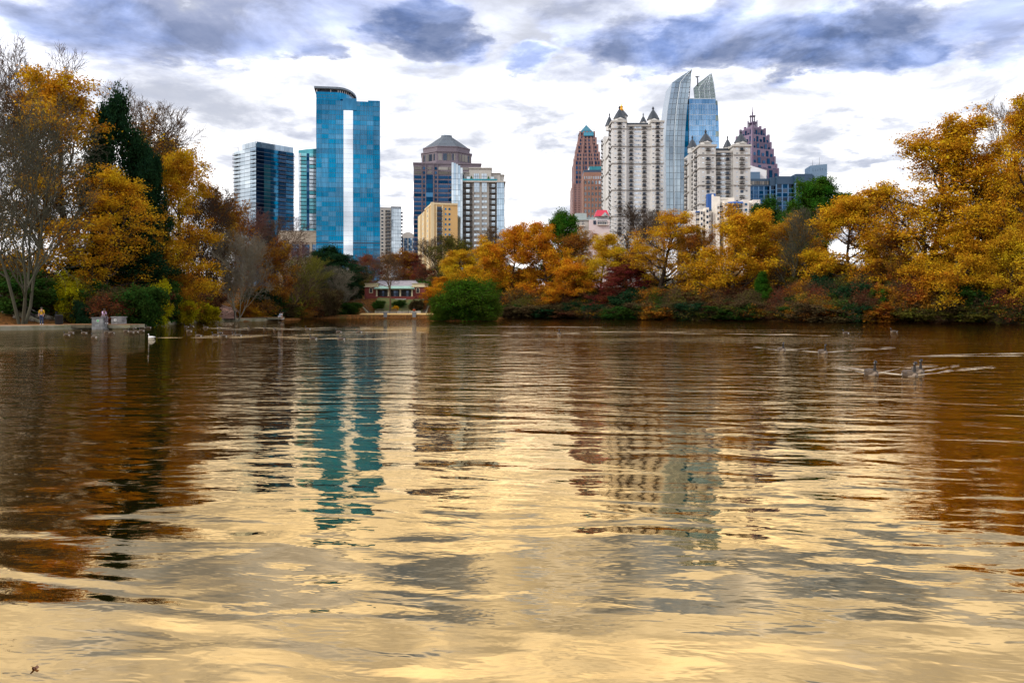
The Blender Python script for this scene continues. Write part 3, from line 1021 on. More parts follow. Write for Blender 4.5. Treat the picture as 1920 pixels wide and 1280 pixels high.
M['greyc'] = pbr('grey_concrete', (0.34, 0.325, 0.30), 0.8, var=0.12, nscale=0.1)
M['greyl'] = pbr('light_grey_concrete', (0.50, 0.48, 0.44), 0.8, var=0.12, nscale=0.1)
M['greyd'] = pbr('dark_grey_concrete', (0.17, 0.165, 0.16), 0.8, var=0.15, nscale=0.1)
M['mauve'] = pbr('mauve_granite', (0.185, 0.15, 0.18), 0.6, var=0.15, nscale=0.08)
M['slate'] = pbr('blue_grey_slate', (0.15, 0.19, 0.235), 0.5, var=0.15, nscale=0.2, rand=0.12)
M['tan'] = pbr('yellow_tan_stucco', (0.66, 0.42, 0.17), 0.85, var=0.1, nscale=0.15)
M['tanl'] = pbr('cream_stucco', (0.74, 0.60, 0.36), 0.85, var=0.1, nscale=0.15)
M['rose'] = pbr('rose_granite', (0.30, 0.165, 0.145), 0.6, var=0.15, nscale=0.1)
M['rosed'] = pbr('dark_rose_granite', (0.20, 0.105, 0.10), 0.6, var=0.15, nscale=0.1)
M['brick'] = pbr('brown_brick', (0.31, 0.165, 0.12), 0.85, var=0.15, nscale=0.2)
M['copper'] = glass('blue_roof_glass', (0.06, 0.23, 0.31), rough=0.25, rand=0.15)
M['condo'] = pbr('ivory_stucco', (0.69, 0.68, 0.66), 0.85, var=0.06, nscale=0.1)
M['condog'] = pbr('grey_ivory_stucco', (0.57, 0.56, 0.54), 0.85, var=0.1, nscale=0.1)
M['trim'] = pbr('dark_cornice', (0.42, 0.40, 0.37), 0.8)
M['roofdk'] = pbr('dark_slate_roof', (0.028, 0.038, 0.052), 0.5, var=0.2, nscale=0.5)
M['gold'] = pbr('gilded_metal', (0.80, 0.42, 0.05), 0.3, 0.9, var=0.05)
M['purple'] = pbr('purple_granite', (0.23, 0.165, 0.25), 0.5, var=0.15, nscale=0.1)
M['purpled'] = pbr('dark_purple_granite', (0.12, 0.085, 0.15), 0.5, var=0.15, nscale=0.1)
M['navyw'] = pbr('navy_cladding', (0.028, 0.07, 0.13), 0.5, var=0.15, nscale=0.1)
M['bluecl'] = pbr('grey_blue_cladding', (0.10, 0.18, 0.29), 0.45, var=0.15, nscale=0.1)
M['bluebar'] = pbr('blue_frame', (0.10, 0.22, 0.40), 0.5, var=0.1)
M['white'] = pbr('white_stucco', (0.80, 0.74, 0.66), 0.85, var=0.06, nscale=0.3)
M['whitec'] = pbr('white_cladding', (0.78, 0.78, 0.80), 0.7, var=0.06, nscale=0.1)
M['royal'] = pbr('royal_blue_panel', (0.012, 0.085, 0.32), 0.6, var=0.1)
M['redroof'] = pbr('red_metal_roof', (0.52, 0.025, 0.06), 0.5, var=0.1)
M['pink'] = pbr('pale_pink_stucco', (0.66, 0.55, 0.54), 0.85, var=0.08, nscale=0.3)
M['sage'] = pbr('grey_green_metal', (0.36, 0.42, 0.41), 0.6, var=0.1)
M['planter'] = pbr('terrace_green', (0.03, 0.09, 0.02), 0.9)

SKY = 'midtown towers behind the trees'
BASE = 5.0


class Tower:
    """a building: an Empty at its base; local x along the front, local y back, z up"""
    def __init__(self, name, label, cat, px, Y, rot=0.0, group=SKY):
        self.Y, self.rot = Y, rot
        self.X0 = X(px, Y)
        self.r = empty(name, (self.X0, Y, BASE), rot)
        tag(self.r, label, cat, group)
        self.c, self.s = math.cos(rot), math.sin(rot)

    def lx(self, px):
        u = (px - 960.0) / F
        return (self.X0 - u * self.Y) / (u * self.s - self.c)

    def ly(self, px):
        """depth along the side wall (local x = 0) that shows at px"""
        u = (px - 960.0) / F
        return (self.X0 - u * self.Y) / (u * self.c + self.s)

    def z(self, py, lx=0.0, ly=0.0):
        d = self.Y + lx * self.s + ly * self.c
        return CZ + (HY - py) / F * d - BASE

    def p(self, name, mat, x0, x1, y0, y1, z0, z1, tilt=0.0, parent=None):
        return piece(name, parent or self.r, M[mat], x0, x1, y0, y1, z0, z1, tilt)

    def b(self, name, mat, px0, px1, py_top, py_bot=None, y0=0.0, depth=20.0):
        """block spanning photo columns px0..px1 on the front plane"""
        x0, x1 = self.lx(px0), self.lx(px1)
        z0 = 0.0 if py_bot is None else self.z(py_bot)
        return self.p(name, mat, x0, x1, y0, y0 + depth, z0, self.z(py_top))

    def g(self, geo, name, mat, smooth=False, parent=None):
        return geo.build(name, M[mat], parent or self.r, smooth)


def rows(z0, z1, n):
    h = (z1 - z0) / n
    return [(z0 + i * h, z0 + (i + 1) * h) for i in range(n)]


def cols(x0, x1, n):
    return rows(x0, x1, n)


def mullions(t, name, mat, xs, zs, y, wv=0.12, wh=0.22, d=0.12, x0=None, x1=None, z0=None, z1=None):
    g = G()
    X0, X1 = (min(xs) if x0 is None else x0), (max(xs) if x1 is None else x1)
    Z0, Z1 = (min(zs) if z0 is None else z0), (max(zs) if z1 is None else z1)
    for x in xs:
        g.box(x - wv / 2, x + wv / 2, y - d, y + 0.05, Z0, Z1)
    for z in zs:
        g.box(X0, X1, y - d * 0.7, y + 0.05, z - wh / 2, z + wh / 2)
    return t.g(g, name, mat)


_bal = {}


def balcony(t, x0, x1, y, z, dep=1.4, mat='slabedge', axis='x', solid=False):
    """slab with posts and rails; shares mesh between alike balconies"""
    wdt = round(x1 - x0, 2)
    key = (wdt, dep, mat, axis, solid)
    if key not in _bal:
        g = G()
        if axis == 'x':
            g.box(0, wdt, -dep, 0, -0.12, 0.14)
            g.box(0, wdt, -dep, -dep + 0.08, 1.0, 1.12)
            if solid:
                g.box(0.03, wdt - 0.03, -dep + 0.01, -dep + 0.06, 0.14, 1.0)
            else:
                for k in range(7):
                    x = 0.06 + (wdt - 0.12) * k / 6
                    g.box(x - 0.05, x + 0.05, -dep + 0.01, -dep + 0.07, 0.14, 1.0)
            for x in (0, wdt - 0.07):
                g.box(x, x + 0.07, -dep + 0.08, 0, 1.0, 1.1)
        else:
            g.box(-dep, 0, 0, wdt, -0.12, 0.14)
            g.box(-dep, -dep + 0.08, 0, wdt, 1.0, 1.12)
            for k in range(7):
                x = 0.06 + (wdt - 0.12) * k / 6
                g.box(-dep + 0.01, -dep + 0.07, x - 0.05, x + 0.05, 0.14, 1.0)
            for x in (0, wdt - 0.07):
                g.box(-dep + 0.08, 0, x, x + 0.07, 1.0, 1.1)
        _bal[key] = mesh('balcony', g.v, g.f, M[mat])
    o = bpy.data.objects.new('balcony', _bal[key])
    o.location = (x0, y, z) if axis == 'x' else (y, x0, z)
    return link(o, t.r)


# --- big blue tower with the white stripe
def blue_tower():
    t = Tower('glass_tower', 'tall blue glass tower with a white vertical stripe', 'tower', 593, 520, 0.155)
    W = t.lx(712.5)
    zt = t.z(187)
    t.p('core', 'mull', 0.15, W - 0.15, 0.25, 36, 0, zt - 0.3)
    z0 = t.z(478)
    rw = rows(z0, zt, 32)
    L = [t.lx(p) for p in (593, 603, 616, 630, 644)]
    R = [t.lx(p) for p in (662, 675, 688, 700, 712.5)]
    for cs in (L, R):
        for i in range(4):
            for k, (a, b) in enumerate(rw):
                off = 0.1 if (cs is R and i == 3) else 0.0
                deep = 'b_blue2' if (k > 27 or k in (12, 13, 21) or (cs is R and i == 3)) else 'b_blue'
                t.p('glass_panel', deep, cs[i] + .04, cs[i + 1] - .04, off, off + .2, a + .10, b - .10, 0.004)
    for k, (a, b) in enumerate(rw[:30]):
        t.p('white_panel', 'b_white', L[-1] + 0.05, R[0] - 0.05, -0.5, 0.2, a + .03, b - .03, 0.002)
    t.p('stripe_cap', 'b_blue2', L[-1] - 0.4, R[1] - 2.0, -0.9, 6, rw[29][1] + 0.1, t.z(183))
    t.p('parapet_block', 'b_blue2', R[3] - 3.2, W, 0.1, 10, zt, t.z(185))
    xs = [L[0] + (L[-1] - L[0]) * i / 14 for i in range(15)] + [R[0] + (R[-1] - R[0]) * i / 14 for i in range(15)]
    g = G()
    for x in xs:
        g.box(x - 0.06, x + 0.06, -0.10, 0.3, 0, zt)
    t.g(g, 'mullions', 'mull')
    g = G()
    for a, b in rw:
        g.box(L[0], L[-1], -0.06, 0.3, a - 0.09, a + 0.09)
        g.box(R[0], R[3], -0.06, 0.3, a - 0.09, a + 0.09)
    t.g(g, 'floor_lines', 'mull')
    for k in range(9):
        for i in range(3):
            t.p('base_panel', 'b_blue', *((L[0] + (L[-1] - L[0]) * i / 3 + .1, L[0] + (L[-1] - L[0]) * (i + 1) / 3 - .1) if k % 2 else
                (R[0] + (R[-1] - R[0]) * i / 3 + .1, R[0] + (R[-1] - R[0]) * (i + 1) / 3 - .1)), 0, .2, z0 - 4.1 * (k // 2 + 1) + .1, z0 - 4.1 * (k // 2) - .1, 0.003)
    t.p('base_band', 'navyw', L[0], L[-1], -0.25, 0.2, t.z(456), t.z(453.5))
    t.p('base_band', 'navyw', R[0], W, -0.25, 0.2, t.z(456), t.z(453.5))
    t.p('base_band', 'navyw', L[0], L[-1], -0.25, 0.2, t.z(467), t.z(465.5))
    t.p('base_band', 'navyw', R[0], W, -0.25, 0.2, t.z(467), t.z(465.5))
    t.p('louvre', 'navyw', R[3] + 0.4, W - 0.6, 0.3, 0.6, t.z(472), t.z(461))
    # curved crown
    xe = t.lx(663)

    def plan(o):
        pts = [(-o, -o), (xe * 0.55, -o)]
        for i in range(1, 9):
            a = math.pi / 2 * i / 8
            pts.append((xe * 0.55 + (xe * 0.45 + o) * math.sin(a), -o + (24 + o) * (1 - math.cos(a))))
        pts.append((-o, 24))
        return pts
    t.g(G().prism(plan(0.0), zt, t.z(172)), 'crown_drum', 'b_blue')
    t.g(G().prism(plan(-1.6), t.z(172) , t.z(167.2)), 'gallery_core', 'navyw')
    pl = plan(-0.3)
    for i in range(14):
        q = i / 13 * (len(pl) - 2)
        j = int(q)
        fx = q - j
        a, b = pl[j], pl[min(j + 1, len(pl) - 1)]
        x, y = a[0] + (b[0] - a[0]) * fx, a[1] + (b[1] - a[1]) * fx
        t.p('gallery_post', 'whitec', x - .18, x + .18, y - .05, y + .3, t.z(172), t.z(167.2))
    t.g(G().prism(plan(0.0), t.z(167.2), t.z(166.2)).prism(plan(1.2), t.z(166.2), t.z(162.5)), 'crown_roof', 'slate')
    mullions(t, 'crown_mullions', 'mull', [xe * 0.55 * i / 8 for i in range(9)], [zt + 1.2, t.z(177)], 0.0, 0.14, 0.2)


blue_tower()


# --- paired residential glass towers
def twin_towers():
    rot = math.radians(49)
    t = Tower('residential_glass_tower', 'blue glass residential tower with pale left face and balconies, leftmost tower', 'tower', 480, 560, rot)
    Wr = t.lx(551)
    Dl = t.ly(438.5)
    zt = t.z(268)
    zl = t.z(276)
    t.p('core', 'navyw', 0.3, Wr, 0.3, Dl, 0, zl)
    t.p('upper_core', 'b_pale', 0.6, Wr - 0.1, 0.6, Dl * 0.62, zl, zt)
    rw = rows(t.z(470), zl, 26)
    edges = [0, 6, 11, 17, 23, Wr]
    kinds = ['b_navy', 'b_dkblue', 'b_blue2', 'b_navy', 'b_dkblue']
    for k, (a, b) in enumerate(rw):
        for i in range(5):
            kd = kinds[i]
            if i == 1 and 6 < k < 22:
                kd = 'b_teal'
            t.p('glass_panel', kd, edges[i] + .05, edges[i + 1] - .05, 0, .25, a + .22, b, 0.006)
        for i in range(4):
            y0, y1 = Dl * i / 4, Dl * (i + 1) / 4
            t.p('sky_pale_panel', 'b_pale' if i == 0 else 'b_silver', 0, .25, y0 + .05, y1 - .05, a + .2, b, 0.004)  # white-sky reflection on this face put into a paler glass tint
        balcony(t, 17.2, 23.0, 0.0, a, 1.6, 'slabedge')
        if k % 1 == 0:
            balcony(t, 24.0, Wr - 0.2, 0.0, a, 1.2, 'slabedge')
            balcony(t, 0.2, 5.2, 0.0, a, 1.1, 'slabedge', axis='y')
            balcony(t, Dl - 6.2, Dl - 0.2, 0.0, a, 1.3, 'slabedge', axis='y')
    g = G()
    for a, b in rw:
        g.box(-0.1, 0.1, 0, Dl, a - .1, a + .14)
        g.box(0, Wr, -0.1, 0.1, a - .1, a + .14)
    t.g(g, 'floor_lines', 'slabedge')
    for i in range(8):
        x0 = 0.7 + (Wr - 0.9) * i / 8
        t.p('roof_screen_panel', 'b_pale', x0 + .06, x0 + (Wr - 0.9) / 8 - .06, 0.2, 0.5, zl + 0.4, zt + 1.0, 0.004)
    for i in range(4):
        y0 = 0.7 + Dl * 0.6 * i / 4
        t.p('roof_screen_panel', 'b_silver', 0.2, 0.5, y0 + .06, y0 + Dl * 0.15 - .06, zl + 0.4, zt + 1.0, 0.004)
    g = G()
    g.tube((2, Dl - 2, zl), (2, Dl - 2, zl + 3.2), .12)
    g.tube((2, Dl - 2, zl + 3.2), (-1.2, Dl - 1, zl + 2.6), .08)
    t.g(g, 'roof_davit', 'steel')

    t = Tower('residential_glass_tower', 'narrow teal glass tower half hidden by the tall blue tower', 'tower', 559.5, 605, 0.24)
    W = t.lx(600)
    zt = t.z(287)
    t.p('core', 'navyw', 0.2, W, 0.3, 24, 0, zt)
    top = [(0, zt)] + [(W * i / 6, t.z(281 - 4.5 * math.sin(i / 6 * 1.4))) for i in range(6, -1, -1)]
    top = [(0, zt), (W, zt)] + [(W * i / 6, t.z(282 - 5.0 * math.sin(i / 6 * 1.5))) for i in range(6, -1, -1)]
    t.g(G().slab(top, 0, 0.5), 'crown_screen', 'b_teal')
    rw = rows(t.z(470), zt, 26)
    e = [0, t.lx(564.5), t.lx(575), t.lx(580), t.lx(600)]
    for a, b in rw:
        t.p('glass_panel', 'b_silver', e[0] + .05, e[1] - .05, 0, .25, a + .2, b, 0.004)
        t.p('glass_panel', 'b_teal', e[1] + .05, e[2] - .05, 0, .25, a + .2, b, 0.004)
        t.p('dark_panel', 'b_navy', e[2] + .05, e[3] - .05, -.1, .25, a + .05, b, 0.004)
        t.p('glass_panel', 'b_silver' if RND.random() < .5 else 'b_teal', e[3] + .05, e[4] - .05, 0, .25, a + .2, b, 0.004)
        balcony(t, e[1] - 0.6, e[2] - 0.2, 0.0, a, 1.5, 'slabedge')
        balcony(t, e[3] + 0.2, e[4] - 0.6, 0.0, a, 1.5, 'slabedge')
    # beige podium in front of it
    t = Tower('beige_podium', 'beige windowed podium at the foot of the tall blue tower', 'building', 522, 535, 0.12)
    W = t.lx(595.5)
    t.p('wall', 'beige', 0, W, 0.35, 30, 0, t.z(454))
    t.p('upper_wall', 'beige', 0, W, 0.0, 30.4, t.z(454), t.z(433))
    t.p('coping', 'greyl', -0.3, W, -0.3, 30.6, t.z(433), t.z(432))
    for a, b in ((527, 541), (547, 560), (567, 580), (586, 594)):
        x0, x1 = t.lx(a), t.lx(b)
        wn = t.p('window', 'b_dkblue', x0, x1, 0.1, 0.36, t.z(485), t.z(458))
        for k in range(1, 3):
            x = x0 + (x1 - x0) * k / 3
            o = t.p('window_bar', 'mullp', x - .1, x + .1, 0.0, 0.12, t.z(485), t.z(458))
        for k in range(1, 5):
            zz = t.z(458) - k * 1.9
            t.p('window_bar', 'mullp', x0, x1, 0.02, 0.12, zz - .1, zz + .1)
    for a in (544, 563.5, 583):
        t.p('pilaster', 'beige', t.lx(a) - .6, t.lx(a) + .6, 0.02, 0.4, 0, t.z(454) - .03)
    t.p('wall_vent', 'steel', t.lx(565), t.lx(567), -0.2, 0.1, t.z(453.5), t.z(451.5))


twin_towers()


def far_pair():
    t = Tower('apartment_block', 'grey and white apartment block just right of the tall blue tower', 'building', 712, 700, 0.12)
    xg = t.lx(733.5)
    W = t.lx(752)
    zt = t.z(390)
    t.p('grey_wing', 'greyl', 0, xg, 0, 24, 0, zt)
    t.p('glass_wing', 'mullp', xg + .1, W, -1.2, 24, 0, t.z(388.6))
    t.p('roof_lid', 'steel', xg - .2, W + .2, -1.5, 24.2, t.z(388.6), t.z(387.2))
    t.p('roof_lid', 'greyc', -0.1, xg, -.2, 24.2, zt, t.z(389))
    for a, b in rows(t.z(478), zt - 1, 13):
        for i in range(5):
            x0 = xg + .2 + (W - xg - .3) * i / 5
            t.p('glass_panel', 'b_silver', x0 + .08, x0 + (W - xg - .3) / 5 - .08, -1.45, -1.1, a + .2, b, 0.004)
        t.p('window', 'b_silver', t.lx(715), t.lx(718.5), -.12, .1, a + .9, b - .9)
        t.p('window', 'b_windk', t.lx(722.5), t.lx(732), -.12, .1, a + .3, b - .8)
        t.p('window', 'b_silver', t.lx(726), t.lx(729), -.2, .05, a + .5, b - 1.0)
        balcony(t, t.lx(722.5), t.lx(733), 0, a + .1, 1.3, 'greyl')
        t.p('side_balcony', 'slabedge', W, W + 1.4, 1, 6, a, a + 1.0)
    t = Tower('domed_apartment_block', 'small pale blue building with a rounded roof beside the mauve tower', 'building', 753, 820, 0.1)
    W = t.lx(777)
    zt = t.z(446)
    t.p('body', 'bluecl', 0, W, 0.2, 20, 0, zt)
    pts = [(0, zt), (W, zt)] + [(W * (0.5 + 0.5 * math.cos(a)), zt + (t.z(435) - zt) * math.sin(a) ** 0.8) for a in [math.pi * i / 12 for i in range(1, 12)]]
    t.g(G().slab(pts, 0, 20), 'rounded_roof', 'greyl')
    for i, (a, b) in enumerate(rows(t.z(476), zt, 6)):
        for j in range(6):
            x0 = W * j / 6
            t.p('window', 'b_dkblue' if (j + i) % 3 else 'b_pale', x0 + .45, x0 + W / 6 - .25, -.05, .25, a + .8, b - .2)
    for j in (1, 3, 5):
        t.p('pier', 'greyl', W * j / 6 - .35, W * j / 6 + .3, -.5, .15, 0, zt)


far_pair()


def octagon(r, cx, cy, a0=math.pi / 8):
    return [(cx + r * math.cos(a0 + math.pi / 4 * i), cy + r * math.sin(a0 + math.pi / 4 * i)) for i in range(8)]


def mauve_tower():
    t = Tower('mauve_tower', 'mauve granite tower with an octagonal stepped pyramid roof', 'tower', 775.5, 680, 0.09)
    W = t.lx(902)
    zt = t.z(307)
    D = 50
    t.p('shaft', 'mauve', 0, W, 0.2, D, 0, zt)
    t.p('cornice', 'mauve', -0.5, W + .5, -.3, D + .5, zt, t.z(304.6))
    e = [(776.5, 790, 'band'), (792.5, 797.5, 'sq'), (799, 811.5, 'glass'), (814.5, 819.5, 'sq'), (822, 840, 'band'), (841, 858, 'band'), (862, 880, 'glass'), (884, 898, 'band')]
    rw = rows(t.z(478), zt - 1.5, 20)
    for k, (a, b) in enumerate(rw):
        for p0, p1, kd in e:
            x0, x1 = t.lx(p0), t.lx(p1)
            if kd == 'band':
                t.p('window_band', 'b_navy' if k < 18 else 'b_bronze', x0, x1, -.02, .3, a + .4, b - .75, 0.004)
            elif kd == 'sq':
                t.p('window', 'b_navy', x0 + .3, x1 - .3, -.02, .3, a + .6, b - .95, 0.004)
            elif k < 18:
                t.p('bay_panel', 'b_navy' if RND.random() < .6 else 'b_dkblue', x0, x1, -.5, .3, a + .05, b - .05, 0.004)
            else:
                t.p('window', 'b_bronze', x0 + 1, x1 - 1, -.02, .3, a + .6, b - .9)
    for p0 in (791.2, 798.2, 812.8, 820.7):
        t.p('pier', 'mauve', t.lx(p0) - .28, t.lx(p0) + .28, -.6, .2, 0, zt)
    cx, cy = t.lx(838), 26
    z = lambda py: t.z(py, cx, cy - 12)
    k = 22.0
    t.g(G().prism(octagon(k, cx, cy), zt, z(288.5)), 'drum', 'mauve')
    t.g(G().prism(octagon(k * 1.03, cx, cy), z(288.5), z(286.5)), 'drum_cornice', 'mauve')
    t.g(G().prism(octagon(k * 0.93, cx, cy), z(286.5), z(278.5)), 'upper_drum', 'mauve')
    t.g(G().prism(octagon(k * 0.95, cx, cy), z(278.5), z(276.8)), 'drum_cornice', 'mauve')
    # tall windows on the drum faces towards the lake
    oc = octagon(k, cx, cy)
    for i in range(8):
        a, b = Vector((*oc[i], 0)), Vector((*oc[(i + 1) % 8], 0))
        m = (a + b) / 2
        n = Vector((m.x - cx, m.y - cy, 0)).normalized()
        if n.y > 0.4:
            continue
        for u0, u1 in ((.10, .16), (.19, .25), (.32, .5), (.52, .70), (.76, .82), (.85, .91)):
            p0, p1 = a.lerp(b, u0), a.lerp(b, u1)
            g = G()
            q = [p0 + n * .15, p1 + n * .15, p1 - n * .3, p0 - n * .3]
            g.prism([(v.x, v.y) for v in q], z(304), z(291.5))
            t.g(g, 'drum_window', 'b_bronze' if RND.random() < .5 else 'b_windk')
    n = 13
    for i in range(n):
        r = k * 0.90 * (1 - i / n) + k * 0.21 * (i / n)
        za = z(276.8) + (z(252.5) - z(276.8)) * i / n
        zb = z(276.8) + (z(252.5) - z(276.8)) * (i + 1) / n
        rt = r - k * 0.69 / n * 0.45
        t.g(G().prism(octagon(r, cx, cy), za, zb - .35, octagon(rt, cx, cy)), 'roof_tier', 'slate')
        t.g(G().prism(octagon(r - 0.7, cx, cy), zb - .35, zb), 'roof_gap', 'steel')
    t.g(G().prism(octagon(k * 0.22, cx, cy), z(252.5), z(249.5)), 'roof_cap', 'slate')


mauve_tower()


def tan_block():
    t = Tower('tan_apartment_block', 'yellow tan apartment building in front of the mauve tower', 'building', 810, 440, 0.227)
    W = t.lx(858)
    D = t.ly(787.5)
    zt = t.z(383.5)
    t.p('body', 'tan', 0, W, 0, D, 0, zt)
    t.p('parapet', 'tanl', -.3, W, -.3, D * .55, zt, zt + .9)
    t.p('side_bay', 'tanl', -1.0, .0, D * .10, D * .30, 0, zt - 1)
    t.p('side_bay', 'tanl', -1.4, .0, D * .42, D * .62, 0, zt - 1.2)
    t.p('side_bay', 'tanl', -1.4, .0, D * .75, D * .97, 0, zt - 1.2)
    t.p('corner_pier', 'tanl', -.5, 1.2, -.4, 1.4, 0, zt + 1.2)
    for p0 in (818, 829.5):
        t.p('pier', 'tanl', t.lx(p0) - .3, t.lx(p0) + .3, -.35, 0, 0, zt - .2)
    for k, (a, b) in enumerate(rows(t.z(473), zt - .8, 9)):
        x0, x1 = t.lx(819.5), t.lx(829)
        t.p('recess_shade_panel', 'b_windk', x0, x1, -.06, .1, a + .1, b - .2)  # dark panel on the wall, balcony shade put into its colour
        balcony(t, x0 - .1, x1 + .1, 0, a + .2, 1.2, 'iron')
        t.p('window', 'b_dkblue', t.lx(834), t.lx(837), -.06, .1, a + .8, b - .8)
        t.p('window', 'b_dkblue', t.lx(841), t.lx(844.5), -.06, .1, a + .8, b - .8)
        for f0 in (.34, .68):
            t.p('side_window', 'b_windk', -.06, .1, D * f0 - 1, D * f0 + 1.2, a + .6, b - .8)
        t.p('side_window', 'b_windk', -1.07, -.9, D * .18, D * .22, a + .6, b - .8)
        t.p('side_window', 'b_windk', -1.47, -1.3, D * .50, D * .54, a + .6, b - .8)


tan_block()


def grey_tower():
    t = Tower('grey_apartment_tower', 'grey apartment tower with a curved silver glass fin', 'tower', 868, 480, 0.035)
    W = t.lx(946)
    zt = t.z(342)
    t.p('body', 'greyc', 0, W, 0.2, 30, 0, zt)
    t.p('terrace_slab', 'greyl', -.3, W + .6, -1.6, 30.5, zt, t.z(339.5))
    t.p('terrace_rail', 'b_teal', -.2, t.lx(932), -1.55, -1.45, t.z(339.5), t.z(336))
    # penthouse
    pe = [(870, 880, 322, 4), (880, 921, 314.5, 3), (921, 938, 322.5, 5), (938, 945, 325, 6)]
    for a, b, top, y0 in pe:
        t.p('penthouse_block', 'greyl', t.lx(a), t.lx(b) - .02, y0, 26, t.z(339.4), t.z(top))
        t.p('penthouse_cornice', 'greyl', t.lx(a) - .5, t.lx(b) + .5, y0 - .6, 26.5, t.z(top), t.z(top - 1.8) if top < 320 else t.z(top - 1.0))
    for a, b, top in ((888.5, 898, 324), (903, 912.5, 324)):
        wn = t.p('penthouse_window', 'b_silver', t.lx(a), t.lx(b), 2.85, 3.1, t.z(338.5), t.z(top))
        for k in range(1, 3):
            x = t.lx(a) + (t.lx(b) - t.lx(a)) * k / 3
            t.p('window_bar', 'steel', x - .1, x + .1, 2.75, 2.9, t.z(338.5), t.z(top))
        t.p('window_bar', 'steel', t.lx(a), t.lx(b), 2.72, 2.84, t.z(329.5), t.z(328.7))
    for a, b in ((875, 881), (920, 926.5)):
        t.p('penthouse_window', 'b_silver', t.lx(a), t.lx(b), 2.6 if a > 900 else 2.8, 5.2, t.z(338), t.z(330))
    for p0 in (884, 916):
        g = G().lathe([(0.9, t.z(339)), (0.7, t.z(335)), (0.05, t.z(329))], 7, t.lx(p0), 0.3)
        t.g(g, 'terrace_conifer', 'planter')
    rw = rows(t.z(466), zt, 12)
    for k, (a, b) in enumerate(rw):
        for p0, p1 in ((889, 899), (903.5, 913)):
            if k in (10, 11):
                t.p('window', 'b_silver', t.lx(p0), t.lx(p1), .05, .3, a + (.8 if k == 10 else -.1), b - (.0 if k == 10 else .2))
            else:
                t.p('window', 'b_silver', t.lx(p0), t.lx(p1), .05, .3, a + 1.0, b - .8, .004)
            xm = (t.lx(p0) + t.lx(p1)) / 2
            t.p('window_bar', 'greyd', xm - .07, xm + .07, 0.0, .12, a + 1.0, b - .8)
        for p0, p1, w0, w1 in ((869, 885, 874, 880.5), (917.5, 930, 922, 928)):
            t.p('recess_shade_panel', 'greyd', t.lx(p0), t.lx(p1), .1, .3, a + .05, b - .3)  # flat darker panel, shade of a balcony recess put into its colour
            t.p('balcony_window', 'b_silver', t.lx(w0), t.lx(w1), .0, .3, a + .5, b - .9, .004)
            balcony(t, t.lx(p0) - .1, t.lx(p1) + .1, 0.1, a + .1, 1.5, 'iron')
        for i in range(4):
            x0 = t.lx(931.5) + (t.lx(945) - t.lx(931.5)) * i / 4
            t.p('glass_panel', 'b_pale', x0 + .04, x0 + (t.lx(945) - t.lx(931.5)) / 4 - .04, -.4, .2, a + .15, b, 0.004)
    for p0, p1 in ((886, 888.5), (899.3, 903.2), (913.3, 917)):
        t.p('pier', 'greyc', t.lx(p0), t.lx(p1), -.25, .2, 0, zt)
    # curved glass fin
    xa, xb = t.lx(847), t.lx(867.5)
    n = 5
    zf = t.z(307)
    tops = [t.z(p) for p in (306.5, 307.8, 309.6, 312.2, 316)]
    for i in range(n):
        x0, x1 = xa + (xb - xa) * i / n, xa + (xb - xa) * (i + 1) / n
        yy = -3.4 + 2.2 * ((i - 1.0) / n) ** 2
        zs = [0] + [a for a, b in rows(t.z(450), zf - 6, 12)] + [zf - 6]
        for j in range(len(zs) - 1):
            t.p('fin_panel', 'b_pale' if i in (1, 3) else 'b_silver', x0 + .05, x1 - .05, yy, yy + .3, zs[j] + .08, zs[j + 1] - .08, 0.004)
        t.p('fin_panel', 'b_pale' if i in (1, 3) else 'b_silver', x0 + .05, x1 - .05, yy, yy + .3, zf - 6 + .08, tops[i])
    t.p('fin_core', 'mullp', xa + .2, xb, -2.6, 14, 0, t.z(318))
    for k in range(10):
        z = t.z(440) + k * 3.0
        t.p('fin_side_balcony', 'slabedge', xa - 1.0, xa + .2, -1, 5, z, z + .4)


grey_tower()


